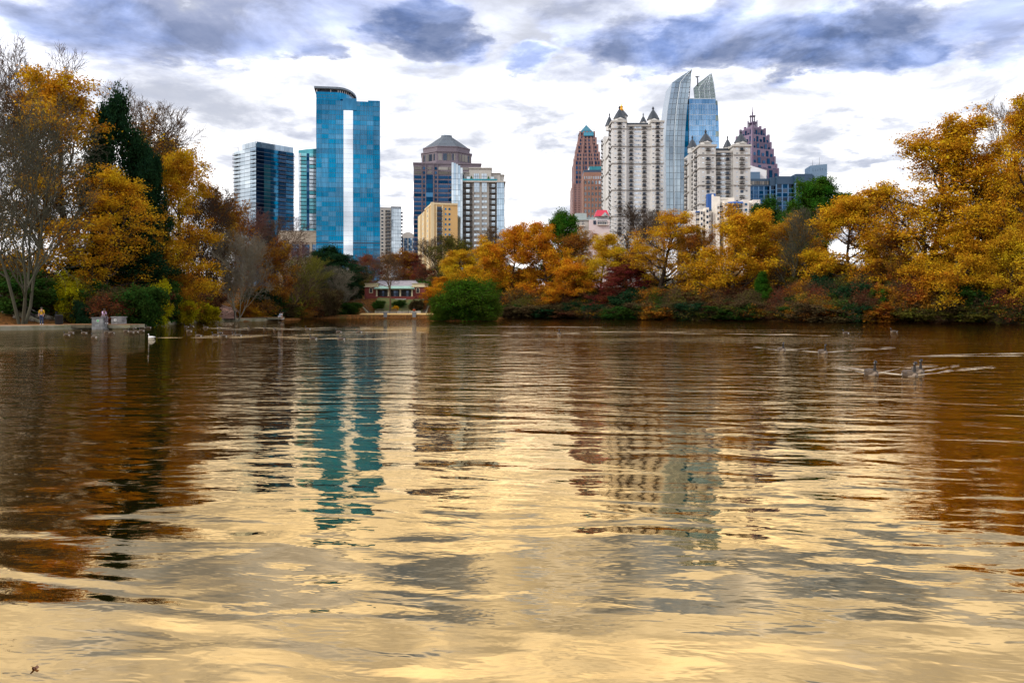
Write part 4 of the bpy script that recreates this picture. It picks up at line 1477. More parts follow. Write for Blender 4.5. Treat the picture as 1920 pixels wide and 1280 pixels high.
def rose_tower():
    t = Tower('rose_granite_tower', 'rose granite tower with setbacks and a blue glass pyramid', 'tower', 1081, 760, -0.02)
    cx = t.lx(1102.5)
    hw = t.lx(1102.5) - t.lx(1081)
    tiers = [(1.34, 345, 46), (1.20, 300, 42), (1.08, 285, 38), (0.95, 270, 34), (0.80, 256, 30), (0.66, 243.5, 26)]
    zb = 0
    for i, (s, top, d) in enumerate(tiers):
        zt = t.z(top)
        t.p('tier', 'rose' if i % 2 == 0 else 'rosed', cx - hw * s, cx + hw * s, 24 - d / 2 , 24 + d / 2, zb, zt)
        y = 24 - d / 2
        n = max(2, int((zt - zb) / 4.2))
        for a, b in rows(max(zb, t.z(425)), zt, n if i else 19):
            m = 8 if i < 3 else 6
            for j in range(m):
                x0 = cx - hw * s * .92 + hw * s * 1.84 * j / m
                w = hw * s * 1.84 / m
                t.p('window', 'b_windk' if (j % 3) else 'b_navy', x0 + w * .2, x0 + w * .8, y - .25, y + .1, a + .9, b - .9)
        for j in (-.96, -.45, 0, .45, .96):
            x = cx + hw * s * j * .98
            t.p('pier', 'rose', x - .8, x + .8, y - .6, y - .02, zb if i else 0, zt + .9)
        zb = zt
    # left hand wing with dark balconies
    xw0, xw1 = cx - hw * 1.34, cx - hw * .95
    for a, b in rows(t.z(425), t.z(345), 14):
        t.p('wing_balcony', 'b_windk', cx - hw * 1.36, cx - hw * 1.2, 0.6, 1.3, a + .5, b - 1.2)
    z0, z1 = t.z(243.5), t.z(224)
    r = hw * .72
    for i in range(6):
        f0, f1 = i / 6, (i + 1) / 6
        ra, rb = r * (1 - f0), max(r * (1 - f1), .05)
        sq = lambda q: [(cx - q, 24 - q), (cx + q, 24 - q), (cx + q, 24 + q), (cx - q, 24 + q)]
        t.g(G().prism(sq(ra), z0 + (z1 - z0) * f0, z0 + (z1 - z0) * f1 - .12, sq(rb + .06)), 'pyramid_course', 'copper')
    t.p('skylight', 'copper', cx - hw * .32, cx + hw * .55, 9.0, 11.2, t.z(251), t.z(244.5))
    # brick office block in front
    t = Tower('brick_office_block', 'brown brick office block below the rose granite tower', 'building', 1094.5, 640, -0.03)
    W = t.lx(1134)
    zt = t.z(323)
    t.p('wall', 'brick', 0, W, 0, 30, 0, zt)
    t.p('attic', 'navyw', .2, W, .4, 30, zt, t.z(318.5))
    t.p('roof_glass', 'b_teal', t.lx(1105), W, 2, 20, t.z(318.5), t.z(311.5))
    for k, (a, b) in enumerate(rows(t.z(412), t.z(337), 7)):
        for j in range(6):
            x0 = W * j / 6
            t.p('window', 'b_silver', x0 + W / 6 * .25, x0 + W / 6 * .78, -.06, .1, a + 1.0, b - .9, .004)
    for j in range(12):
        x0 = W * j / 12
        t.p('upper_window', 'b_silver', x0 + W / 12 * .3, x0 + W / 12 * .75, -.06, .1, t.z(336), t.z(330.5))
    for j in range(7):
        t.p('pier', 'brick', W * j / 6 - .35, W * j / 6 + .35, -.3, 0, 0, t.z(337))


rose_tower()


def turret(t, cx, cy, half, zb, ztip, zfin, name='turret', mat='condo', finial='roofdk'):
    h = ztip - zb
    g = G().prism(octagon(half * .96, cx, cy), zb - 3.0, zb)
    d = t.g(g, name, mat)
    prof = [(half * 1.14, zb - .25), (half * 1.08, zb + h * .06), (half * .72, zb + h * .46), (half * .36, zb + h * .80), (half * .12, ztip)]
    g = G().lathe(prof, 8, cx, cy, math.pi / 8)
    r = t.g(g, 'turret_roof', 'roofdk', parent=d)
    g = G().lathe([(half * .10, ztip), (half * .20, ztip + (zfin - ztip) * .3), (half * .18, ztip + (zfin - ztip) * .55), (half * .05, zfin)], 6, cx, cy)
    t.g(g, 'finial', finial, parent=d)
    # little gable in front
    g = G().slab([(cx - half * .6, zb - 1.0), (cx + half * .6, zb - 1.0), (cx, zb - .1)], cy - half * 1.2, cy - half * .9)
    t.g(g, 'gable', mat, parent=d)


def condo(name, label, px, Y, rot, pxr, side_px, roof, mid, m1, m2, base, nfl, bands, mat, tur, depth=None):
    t = Tower(name, label, 'tower', px, Y, rot)
    W = t.lx(pxr)
    D = t.ly(side_px) if depth is None else depth
    zr, zm = t.z(roof), t.z(mid)
    a, b = t.lx(m1), t.lx(m2)
    t.p('corner_wing', mat, 0, a, 0, 16, 0, zr)
    t.p('corner_wing', mat, b, W, 0, 16, 0, zr)
    t.p('centre_wing', mat, a + .02, b - .02, 1.3, D - 2, 0, zm)
    t.p('rear_wing', mat, 0, W * .3, D - 13, D, 0, zr)
    t.p('side_wing', mat, 1.3, 10, 16.02, D - 13.02, 0, zm)
    t.p('roof_house', 'roofdk', a + 1, b - 1, 6, D - 6, zm, zm + 2.4)
    for x0, x1 in ((0, a), (b, W)):
        t.p('roof_cornice', 'greyl', x0 - .6, x1 + .6, -.6, 16.3, zr - .9, zr + .1)
    t.p('mid_cornice', 'trim', a, b, .6, 1.28, zm - .8, zm + .2)
    for py in bands:
        z = t.z(py)
        t.p('band', 'trim', -.4, a + .1, -.45, -.02, z - .24, z + .24)
        t.p('band', 'trim', b - .1, W + .4, -.45, -.02, z - .24, z + .24)
        t.p('band', 'trim', a + .12, b - .12, .85, 1.28, z - .24, z + .24)
        t.p('band', 'trim', -.45, -.02, 0, 16, z - .24, z + .24)
        t.p('band', 'trim', -.45, -.02, D - 13, D, z - .24, z + .24)
        t.p('band', 'trim', .85, 1.28, 16.3, D - 13.3, z - .24, z + .24)
    rw = rows(t.z(base), zm, nfl)
    top_extra = rows(zm, zm + (rw[0][1] - rw[0][0]), 1)
    fl = rw[0][1] - rw[0][0]
    for k, (z0, z1) in enumerate(rw + top_extra):
        c1, c2 = a * .52, b + (W - b) * .5
        for cx in (c1, c2):
            t.p('balcony_door', 'b_windk' if RND.random() < .6 else 'b_bronze', cx - .8, cx + .8, -.06, .1, z0 + .3, z1 - .7)
            if (k % 4) != 3 or nfl > 18:
                balcony(t, cx - 1.3, cx + 1.3, 0, z0 + .2, 0.9, 'iron')
            for s in (-1, 1):
                x = cx + s * (a * .30)
                t.p('small_window', 'b_windk' if RND.random() < .35 else 'b_win', x - .5, x + .5, -.05, .1, z0 + 1.0, z1 - 1.0)
        if k < nfl:
            for f_ in (.2, .72):
                cx = a + (b - a) * f_
                t.p('balcony_door', 'b_windk' if RND.random() < .6 else 'b_bronze', cx - .8, cx + .8, 1.22, 1.4, z0 + .3, z1 - .7)
                balcony(t, cx - 1.3, cx + 1.3, 1.28, z0 + .2, 0.9, 'iron')
            m = a + (b - a) * .46
            for j in range(4 if nfl > 18 else 3):
                nn = 4 if nfl > 18 else 3
                x = m + (j - (nn - 1) / 2) * 0.95
                t.p('window', 'b_win', x - .36, x + .36, 1.22, 1.4, z0 + .8, z1 - .8)
        for yy, xx in ((7.5, 0), (20.5, 1.3), (D - 6.5, 0)):
            t.p('side_door', 'b_windk', xx - .06, xx + .1, yy - 1.2, yy + 1.2, z0 + .3, z1 - .7)
            balcony(t, yy - 1.7, yy + 1.7, xx, z0 + .2, 0.9, 'iron', axis='y')
        t.p('side_window', 'b_win', -.06, .1, 2.6, 3.6, z0 + .9, z1 - .9)
        t.p('side_window', 'b_windk', -.06, .1, 12.2, 13.2, z0 + .9, z1 - .9)
    for (cpx, cy, hw, b_, tip, fin, fmat) in tur:
        lx = 0
        u = (cpx - 960.0) / F
        d = t.Y + cy
        lx = u * d - t.X0
        hh = hw / F * d * 1.0
        zz = lambda py: CZ + (HY - py) / F * d - BASE
        turret(t, lx, cy, hh, zz(b_), zz(tip), zz(fin), mat='condog' if mat == 'condog' else 'condo', finial=fmat)
    return t


t = condo('turreted_tower', 'tall ivory condominium tower with dark turret roofs and a gold finial', 1148, 480, 0.0, 1244, 1128, 226.5, 234, 1174.5, 1222, 440, 25,
          (241, 274, 306, 356, 405), 'condo',
          [(1161.5, 7, 11, 222.5, 205, 199, 'roofdk'), (1224.5, 7, 11, 224.5, 206, 200, 'roofdk'), (1142.5, 37, 7.5, 236, 218, 212, 'roofdk'),
           (1206, 38, 6, 229, 218, 212, 'roofdk'), (1165.5, 22, 11, 218, 205, 203, 'gold')])
d_ = t.Y + 22
gx = (1165 - 960) / F * d_ - t.X0
zz_ = lambda py: CZ + (HY - py) / F * d_ - BASE
t.g(G().lathe([(1.3, zz_(210)), (1.5, zz_(206)), (.9, zz_(205)), (.9, zz_(201)), (1.2, zz_(200.5)), (.35, zz_(198)), (.08, zz_(194))], 10, gx, 22), 'gold_spire', 'gold')

condo('turreted_tower', 'shorter greyish condominium tower with dark turret roofs', 1312, 430, 0.0, 1407, 1283, 271.5, 283, 1342, 1375, 425, 16,
      (290, 315, 347, 382), 'condog',
      [(1323, 7, 11.5, 266, 250, 243, 'roofdk'), (1389, 7, 11.5, 267, 251, 244, 'roofdk'), (1298, 33, 9, 277, 261, 254, 'roofdk'), (1364, 34, 7.5, 276, 261, 254, 'roofdk')])


def curved_tower():
    t = Tower('curved_glass_tower', 'curved pale glass tower with two pointed sails above its roof', 'tower', 1249, 620, 0.0)
    lx, z = t.lx, t.z

    def interp(tab, py):
        for (a, xa), (b, xb) in zip(tab, tab[1:]):
            if a <= py <= b:
                return xa + (xb - xa) * (py - a) / (b - a)
        return tab[-1][1] if py > tab[-1][0] else tab[0][1]
    left = [(131, 1296), (143, 1277), (155, 1260.5), (180, 1256), (205, 1252), (230, 1249.5), (265, 1247.5), (310, 1248), (420, 1250), (480, 1250)]
    right = [(131, 1297.5), (160, 1293.5), (190, 1290), (215, 1287.5), (250, 1285), (300, 1283), (420, 1282), (480, 1282)]
    ys = [131, 135, 139, 143, 149, 155, 165, 175, 185, 195, 205, 215, 225, 235, 245, 255, 265, 276, 288, 300, 312, 324, 336, 348, 360, 372, 384, 396, 410, 425, 440]
    # solid sail body
    outl = [(lx(interp(left, p)), z(p)) for p in ys] + [(lx(interp(right, p)) - .2, z(p)) for p in ys[::-1]]
    body = G().slab([(a, b) for a, b in outl], 0.3, 26.0)
    t.g(body, 'sail_body', 'mullp')
    n = 5
    for k in range(len(ys) - 1):
        for j in range(n):
            def P(py, f_):
                a, b = interp(left, py), interp(right, py)
                return (lx(a + (b - a) * f_), 0.25 - 1.2 * math.sin(f_ * math.pi) * .4, z(py))
            e = .012
            q = [P(ys[k + 1], j / n + e), P(ys[k + 1], (j + 1) / n - e), P(ys[k], (j + 1) / n - e), P(ys[k], j / n + e)]
            q = [(a, b - 0.15, c + (.12 if i < 2 else -.12)) for i, (a, b, c) in enumerate(q)]
            back = [(a, b + .3, c) for a, b, c in q]
            g = G().add(q + back, [(0, 1, 2, 3), (7, 6, 5, 4), (0, 4, 5, 1), (1, 5, 6, 2), (2, 6, 7, 3), (3, 7, 4, 0)])
            t.g(g, 'sail_panel', 'b_sail')
    g = G()
    for k in range(len(ys) - 1):
        a0, b0, a1, b1 = interp(left, ys[k]), interp(right, ys[k]), interp(left, ys[k + 1]), interp(right, ys[k + 1])
        g.tube((lx(a0 + (b0 - a0) * .45), -.7, z(ys[k])), (lx(a1 + (b1 - a1) * .45), -.7, z(ys[k + 1])), .35, n=4)
    t.g(g, 'sail_rib', 'mullp')
    # blue core
    zc = z(184)
    x0, x1 = lx(1293), lx(1343)
    t.p('core', 'mull', x0 + .2, x1, 2.3, 28, 0, zc - .4)
    t.p('low_core', 'mull', lx(1284), x0 + .1, 3.2, 28, 0, z(193))
    xs = [x0 + (x1 - x0) * i / 8 for i in range(9)]
    rw = rows(z(445), zc, 26)
    for k, (a, b) in enumerate(rw):
        for i in range(8):
            t.p('core_panel', 'b_core', xs[i] + .05, xs[i + 1] - .05, 2.0, 2.3, a + .10, b - .06, 0.003)
        if b < z(193):
            t.p('core_panel', 'b_dkblue', lx(1284.5), x0 - .2, 2.9, 3.2, a + .1, b - .06, .003)
    mullions(t, 'core_mullions', 'mullp', [x0 + (x1 - x0) * i / 16 for i in range(17)], [b for a, b in rw[::2]], 2.0, .16, .3)
    t.p('core_roof', 'mullp', x0 - .1, x1 + .1, 1.9, 28, zc - .3, zc + .3)
    # right sail: open screen on a steel frame
    r_out = [(132.5, 1338), (150, 1342), (175, 1345.5), (200, 1348), (230, 1349.5), (265, 1350), (420, 1349.5), (480, 1349)]
    r_in = [(132.5, 1337), (140, 1328), (150, 1315), (160, 1305.5), (175, 1307), (187, 1308)]
    ys2 = [132.5, 136, 140, 145, 150, 155, 160, 165, 170, 175, 181, 187]
    for k in range(len(ys2) - 1):
        p0, p1 = ys2[k], ys2[k + 1]
        for j in range(4):
            def Q(py, f_):
                a, b = interp(r_in, py), interp(r_out, py)
                return (lx(a + (b - a) * f_), 9.0 - 2 * f_, z(py))
            q = [Q(p1, j / 4 + .01), Q(p1, (j + 1) / 4 - .01), Q(p0, (j + 1) / 4 - .01), Q(p0, j / 4 + .01)]
            q = [(a, b, c + (.15 if i < 2 else -.15)) for i, (a, b, c) in enumerate(q)]
            back = [(a, b + .3, c) for a, b, c in q]
            g = G().add(q + back, [(0, 1, 2, 3), (7, 6, 5, 4), (0, 4, 5, 1), (1, 5, 6, 2), (2, 6, 7, 3), (3, 7, 4, 0)])
            t.g(g, 'screen_panel', 'b_lattice')
    g = G()
    for k in range(len(ys2) - 1):
        p0, p1 = ys2[k], ys2[k + 1]
        for f_ in (0, .33, .66, 1.0):
            g.tube(Q(p0, f_), Q(p1, f_), .22, n=4)
        g.tube(Q(p1, 0), Q(p1, 1), .2, n=4)
        g.tube(Q(p0, .33 if k % 2 else .66), Q(p1, .66 if k % 2 else .33), .2, n=4)
        g.tube(Q(p0, .66 if k % 2 else 1), Q(p1, 1 if k % 2 else .66), .2, n=4)
    t.g(g, 'screen_frame', 'mullp')
    ys3 = [187, 195, 205, 215, 225, 235, 245, 255, 265, 280, 295, 310, 330, 350, 370, 395, 420]
    for k in range(len(ys3) - 1):
        xa, xb = interp(r_out, ys3[k]), interp(r_out, ys3[k + 1])
        zt, zb = z(ys3[k]) - .1, z(ys3[k + 1]) + .1
        q = [(x1 + .2, zb), (lx(xb), zb), (lx(xa), zt), (x1 + .2, zt)]
        t.g(G().slab(q, 2.6, 26), 'edge_panel', 'b_core' if k % 3 else 'b_lattice')
    # steel mast between the sails, roof cranes
    g = G()
    for dx in (0, 2.2):
        g.tube((lx(1291) + dx, 10, z(192)), (lx(1297.5) + dx * .6, 10, z(131.5)), .22, n=4)
    for k in range(12):
        f0, f1 = k / 12, (k + 1) / 12
        A = lambda f_, s: (lx(1291) + (lx(1297.5) - lx(1291)) * f_ + (2.2 - .9 * f_) * s, 10, z(192) + (z(131.5) - z(192)) * f_)
        g.tube(A(f0, k % 2), A(f1, 1 - k % 2), .16, n=4)
        g.tube(A(f1, 0), A(f1, 1), .14, n=4)
    t.g(g, 'lattice_mast', 'steel')
    g = G()
    g.tube((lx(1313), 8.6, z(155)), (lx(1313), 8.6, z(138)), .5, n=5)
    g.tube((lx(1309), 9, z(138)), (lx(1317), 9, z(137)), .4, n=5)
    g.tube((lx(1311), 9, z(141)), (lx(1309.5), 9, z(136)), .25, n=5)
    t.g(g, 'roof_crane', 'steel')
    # narrow dark slab tower seen between the two
    t = Tower('dark_glass_tower', 'sliver of a dark glass tower between ivory tower and curved tower', 'tower', 1240, 700, 0.0)
    W = t.lx(1247)
    t.p('core', 'navyw', 0, W, .3, 20, 0, t.z(311.5))
    for a, b in rows(t.z(430), t.z(312), 16):
        for i in range(2):
            t.p('glass_panel', 'b_dkblue', W * i / 2 + .05, W * (i + 1) / 2 - .05, 0, .3, a + .15, b, .004)


curved_tower()


def purple_tower():
    t = Tower('stepped_spire_tower', 'purple granite tower stepping up to an open spire', 'tower', 1411, 815, math.radians(28), SKY)
    k = t.Y / F
    # square plan turned on the corner: nested setbacks
    tiers = [(46, 320), (43, 312), (40, 298), (37, 283.5), (33, 271), (29.5, 257), (23, 244.5), (15, 240)]
    zb = 0
    sc = .56
    for i, (hw, top) in enumerate(tiers):
        r = hw * k * sc * 1.28
        zt = t.z(top)
        core = t.p('tier', 'purple' if i % 2 else 'purpled', -r, r, -r, r, zb, zt)
        h0 = max(zb, t.z(345))
        m = 5
        for s in range(m):
            u = -r + 2 * r * s / m
            w = 2 * r / m
            t.p('window_strip', 'b_navy', u + w * .22, u + w * .78, -r - .35, -r + .2, h0 + .6, zt - (1.5 if s % 2 else 4.0))
            t.p('window_strip', 'b_navy', -r - .35, -r + .2, u + w * .22, u + w * .78, h0 + .6, zt - (4.0 if s % 2 else 1.5))
            t.p('window_strip', 'b_navy', r - .2, r + .35, u + w * .22, u + w * .78, h0 + .6, zt - (4.0 if s % 2 else 1.5))
        for sx, sy in ((-1, -1), (1, -1), (1, 1), (-1, 1)):
            t.p('corner_fin', 'purple', sx * (r - .5) - .9, sx * (r - .5) + .9, sy * (r - .5) - .9, sy * (r - .5) + .9, zb, zt + 1.3)
        zb = zt
    z0, z1 = t.z(240), t.z(229)
    for sx in (-1, -.33, .33, 1):
        for sy in (-1, 1):
            r = 8.2 * k
            t.p('spire_post', 'purpled', sx * r * .7 - .45, sx * r * .7 + .45, sy * r * .7 - .45, sy * r * .7 + .45, z0, t.z(226 if abs(sx) == 1 else 229))
    t.p('spire_ring', 'purpled', -8.2 * k * .74, 8.2 * k * .74, -8.2 * k * .74, 8.2 * k * .74, t.z(232), t.z(230))
    for sx in (-1, 1):
        for sy in (-1, 1):
            r = 3.6 * k * .7
            t.p('spire_post', 'purpled', sx * r - .4, sx * r + .4, sy * r - .4, sy * r + .4, z1 - 3, t.z(216))
    t.p('spire_ring', 'purpled', -2.4, 2.4, -2.4, 2.4, t.z(219), t.z(217.6))
    g = G().tube((0, 0, z0), (0, 0, t.z(211)), .9, .7).tube((0, 0, t.z(211)), (0, 0, t.z(199)), .5, .2)
    t.g(g, 'mast', 'purpled')


purple_tower()


def navy_building():
    t = Tower('navy_glass_building', 'low dark blue glass building with a windowless end tower', 'building', 1400, 460, 0.0)
    k = t.Y / F
    segs = [(1400, 1451, 331, 8), (1451, 1461, 329.5, 6), (1461, 1494, 328, 4.5), (1494, 1526, 325, 2.0)]
    t.p('core', 'navyw', 0, t.lx(1526), 9, 34, 0, t.z(333))
    for i, (a, b, top, y0) in enumerate(segs):
        x0, x1 = t.lx(a), t.lx(b)
        zt = t.z(top)
        zg = t.z(345.5 if i < 2 else 343 - (i - 2) * 1.5)
        t.p('fascia', 'navyw', x0, x1 - .02, y0, y0 + 24, zg, zt)
        t.p('glass_wall', 'navyw', x0, x1 - .02, y0 + .9, y0 + 23, 0, zg - .02)
        nb = max(1, int(round((b - a) / 10.5)))
        for j in range(nb):
            xa, xb = x0 + (x1 - x0) * j / nb, x0 + (x1 - x0) * (j + 1) / nb
            for q, (za, zb) in enumerate(rows(t.z(392), zg, 6)):
                mt = 'b_bronze' if (i == 3 and j < 2 and q > 2) else ('b_navy' if RND.random() < .65 else 'b_windk')
                t.p('glass_panel', mt, xa + .15, xb - .15, y0 + .5, y0 + .9, za + .12, zb - .12, .008)
            t.p('frame_post', 'bluebar', xa - .28, xa + .28, y0 + .1, y0 + .8, 0, zg)
        g = G()
        for za, zb in rows(t.z(392), zg, 6):
            g.box(x0, x1, y0 + .2, y0 + .7, za - .14, za + .14)
        t.g(g, 'frame_rails', 'bluebar')
    for j in range(9):
        a = 1409 + j * 4.7
        t.p('strip_window', 'b_bronze', t.lx(a), t.lx(a + 3.9), 7.9, 8.2, t.z(342.5), t.z(335.5), .006)
    g = G().prism([(t.lx(1524), 4), (t.lx(1549), -1.5), (t.lx(1552.5), 8), (t.lx(1528), 16)], 0, t.z(308.5))
    t.g(g, 'end_tower', 'bluecl')
    g = G()
    for j in range(6):
        x = t.lx(1528 + j * 3.6)
        g.box(x - .05, x + .05, 4 - 5.5 * (j * 3.6 + 4) / 25 - .12, 4 - 5.5 * (j * 3.6 + 4) / 25 + .2, t.z(320), t.z(314 + (j % 3) * 1.4))
    t.g(g, 'cladding_joints', 'navyw')
    for px, h in ((1531, 12), (1544, 18), (1541.5, 6), (1539, 5)):
        t.g(G().tube((t.lx(px), 6, t.z(309)), (t.lx(px), 6, t.z(309) + h * k), .14, .05, 5), 'antenna', 'steel')
    t = Tower('white_block', 'plain white block behind the low dark blue building', 'building', 1400, 600, 0.0)
    g = G().slab([(0, 0), (t.lx(1437), 0), (t.lx(1437), t.z(319.5)), (0, t.z(308))], 0, 20)
    t.g(g, 'wall', 'whitec')
    t.p('plant_room', 'bluecl', t.lx(1404), t.lx(1422), -4, 0, 0, t.z(324))
    t.p('coping', 'greyl', t.lx(1436.6), t.lx(1437.8), -.2, 20.2, t.z(330), t.z(319))


navy_building()


def near_apartments():
    t = Tower('white_blue_apartments', 'white apartment building with royal blue tower and awnings', 'building', 1298, 330, 0.0, None)
    lx, z = t.lx, t.z
    k = t.Y / F
    blocks = [(1298, 1308, 396, 3), (1315, 1320.5, 391, 2), (1325, 1331, 388, 1.5), (1345, 1350.5, 381.5, 1), (1359, 1365, 376, .5)]
    t.p('rear_wall', 'white', lx(1298), lx(1341), 5, 16, 0, z(393))
    t.p('blue_tower', 'royal', lx(1334), lx(1349), 6.2, 9, z(400), z(359))
    t.p('tower_shaft', 'navyw', lx(1336), lx(1339.5), 5.2, 6, 0, z(389))
    g = G().slab([(lx(1340.5), 0), (lx(1354), 0), (lx(1354), z(366)), (lx(1343.5), z(366)), (lx(1341), z(361.5))], 3.5, 14)
    t.g(g, 'main_wall', 'white')
    t.p('upper_wall', 'white', lx(1354) + .02, lx(1387), 8, 16, 0, z(365.8))
    t.p('parapet_line', 'greyl', lx(1355), lx(1375), 7.8, 8.0, z(369), z(368))
    for i, (a, b, top, y0) in enumerate(blocks):
        t.p('bay', 'white', lx(a), lx(b), y0, 8, 0, z(top))
        for j in range(3):
            if i == 0:
                continue
            zc = z(top + 5 + j * 10.6)
            t.p('window', 'b_windk' if i < 3 else 'b_bronze', lx(a + 1.2), lx(b - 1.2), y0 - .08, y0 + .1, zc - .95, zc + .1)
    for a, b, y0, top, n in ((1309, 1315, 4.0, 399, 3), (1320.8, 1324.6, 3.6, 401, 3), (1331.4, 1335.2, 3.4, 392, 4), (1350.8, 1358.6, 3.0, 385, 4)):
        for j in range(n):
            zz = z(top + 8 + j * 10.4)
            t.p('recess_shade_panel', 'b_windk', lx(a), lx(b), y0, y0 + 1, zz, zz + 1.7)  # solid dark block, shade behind the balcony put into its colour
            balcony(t, lx(a), lx(b), y0 - .02, zz - .1, 1.0, 'white')
    # round balconies with blue awning
    a, b = lx(1365.4), lx(1394)
    t.p('balcony_core', 'tanl', a, b, 3.2, 12, 0, z(381))
    for j in range(3):
        zz = z(390 + j * 11)
        t.p('glazing', 'b_windk', a + .3, b - .4, 3.0, 3.3, zz + .1, zz + 1.7)
        g = G().prism([(a, 3.1), (a + .6, 1.4), (a + 2, .6), (b, .6), (b, 3.1)], zz - .3, zz)
        sl = t.g(g, 'balcony_slab', 'greyl')
        g = G()
        for q in range(9):
            x = a + 1.9 + (b - a - 1.9) * q / 8
            g.box(x - .03, x + .03, .62, .68, zz, zz + .9)
        g.box(a + 1.9, b, .6, .7, zz + .85, zz + .95)
        t.g(g, 'railing', 'iron')
    g = G().prism([(a - .2, 3.1), (a + .4, 1.2), (a + 2, .4), (b + .1, .4), (b + .1, 3.1)], z(380.5), z(377), [(a + .6, 3.1), (a + 1.1, 2.2), (a + 2.3, 1.4), (b, 1.4), (b, 3.1)])
    t.g(g, 'awning', 'royal')
    t.p('end_bay', 'white', lx(1394.2), lx(1406), 1.5, 12, 0, z(373.5))
    t.p('end_bay', 'white', lx(1406.2), lx(1413), 4, 12, 0, z(377))
    t.p('end_bay', 'white', lx(1414), lx(1428), 1.8, 12, 0, z(373.5))
    for px, py in ((1400.5, 382), (1400.5, 392.5), (1421, 382), (1421, 392.5)):
        t.p('window', 'b_dkblue', lx(px - 2), lx(px + 2), 1.3, 1.9, z(py + 2), z(py - 2))
    g = G().prism([(lx(1428.4), 3), (lx(1428.4), .8), (lx(1442), .8), (lx(1444), 3)], z(381), z(377.5), [(lx(1428.4), 3), (lx(1428.4), 1.6), (lx(1441), 1.6), (lx(1442.5), 3)])
    t.g(g, 'awning', 'royal')
    t.p('end_bay', 'white', lx(1428.4), lx(1443), 3.2, 12, 0, z(378))
    g = G().slab([(lx(1306), z(397)), (lx(1314.5), z(397)), (lx(1314.5), z(394)), (lx(1309), z(394.3))], 2.4, 4.4)
    t.g(g, 'awning', 'royal')
    for px, h in ((1380, 2.0), (1378, 1.1), (1383, 1.0), (1431.5, 1.4)):
        t.g(G().tube((lx(px), 9, z(366)), (lx(px), 9, z(366) + h), .05, .03, 5), 'antenna', 'steel')

    t = Tower('pink_house', 'pale pink and grey house with a red gabled roof', 'house', 1058, 330, 0.0, None)
    lx, z = t.lx, t.z
    t.p('low_wing', 'whitec', lx(1058), lx(1079), 6, 14, 0, z(409.5))
    t.p('grey_wing', 'greyl', lx(1079.2), lx(1105), 3, 14, 0, z(411.5))
    t.p('roof_slab', 'sage', lx(1077), lx(1147), 2.4, 14.2, z(411.4), z(409.8))
    t.p('stair_tower', 'sage', lx(1081), lx(1102), 5, 12, z(409.7), z(397))
    t.p('mid_wing', 'sage', lx(1102.2), lx(1120), 6, 12, z(409.7), z(404))
    t.p('pink_wing', 'pink', lx(1105.2), lx(1144), 1.2, 14, 0, z(411.6))
    t.p('gable_wall', 'whitec', lx(1119), lx(1143), 4, 11, z(409.7), z(402.5))
    r0, r1 = lx(1117), lx(1144)
    m = lx(1135)
    g = G()
    za, zb = z(404), z(391.5)
    g.add([(r0 + 1.0, 4.2, zb), (lx(1140), 4.2, zb), (lx(1140), 9, zb), (r0 + 1.0, 9, zb), (r0, 2.0, za), (r1, 2.0, za), (r1, 11.5, za), (r0, 11.5, za)],
          [(0, 1, 2, 3), (4, 5, 1, 0), (5, 6, 2, 1), (6, 7, 3, 2), (7, 4, 0, 3), (7, 6, 5, 4)])
    rf = t.g(g, 'roof', 'redroof')
    t.g(G().slab([(lx(1128), z(404.2)), (lx(1143), z(404.2)), (lx(1135.5), z(396.5))], 1.7, 5), 'dormer', 'greyl', parent=rf)
    t.p('dormer_window', 'b_win', lx(1134), lx(1137.5), 1.5, 1.8, z(403), z(399.5))
    for a, b, c, d in ((1113, 1118, 420, 413), (1121, 1139, 420.5, 413.5)):
        t.p('window', 'b_windk', lx(a), lx(b), 1.0, 1.3, z(c), z(d))
    balcony(t, lx(1120), lx(1141), 1.2, z(421), 1.0, 'white')
    for a in (1084, 1092):
        t.p('window', 'b_windk', lx(a), lx(a + 4), 2.8, 3.1, z(420), z(415))
    balcony(t, lx(1082), lx(1098), 3.0, z(422), .9, 'white')
    for px in (1072, 1076, 1101, 1112):
        t.p('roof_unit', 'greyl', lx(px), lx(px + 2.5), 7, 8.4, z(409.6), z(407.5))


near_apartments()

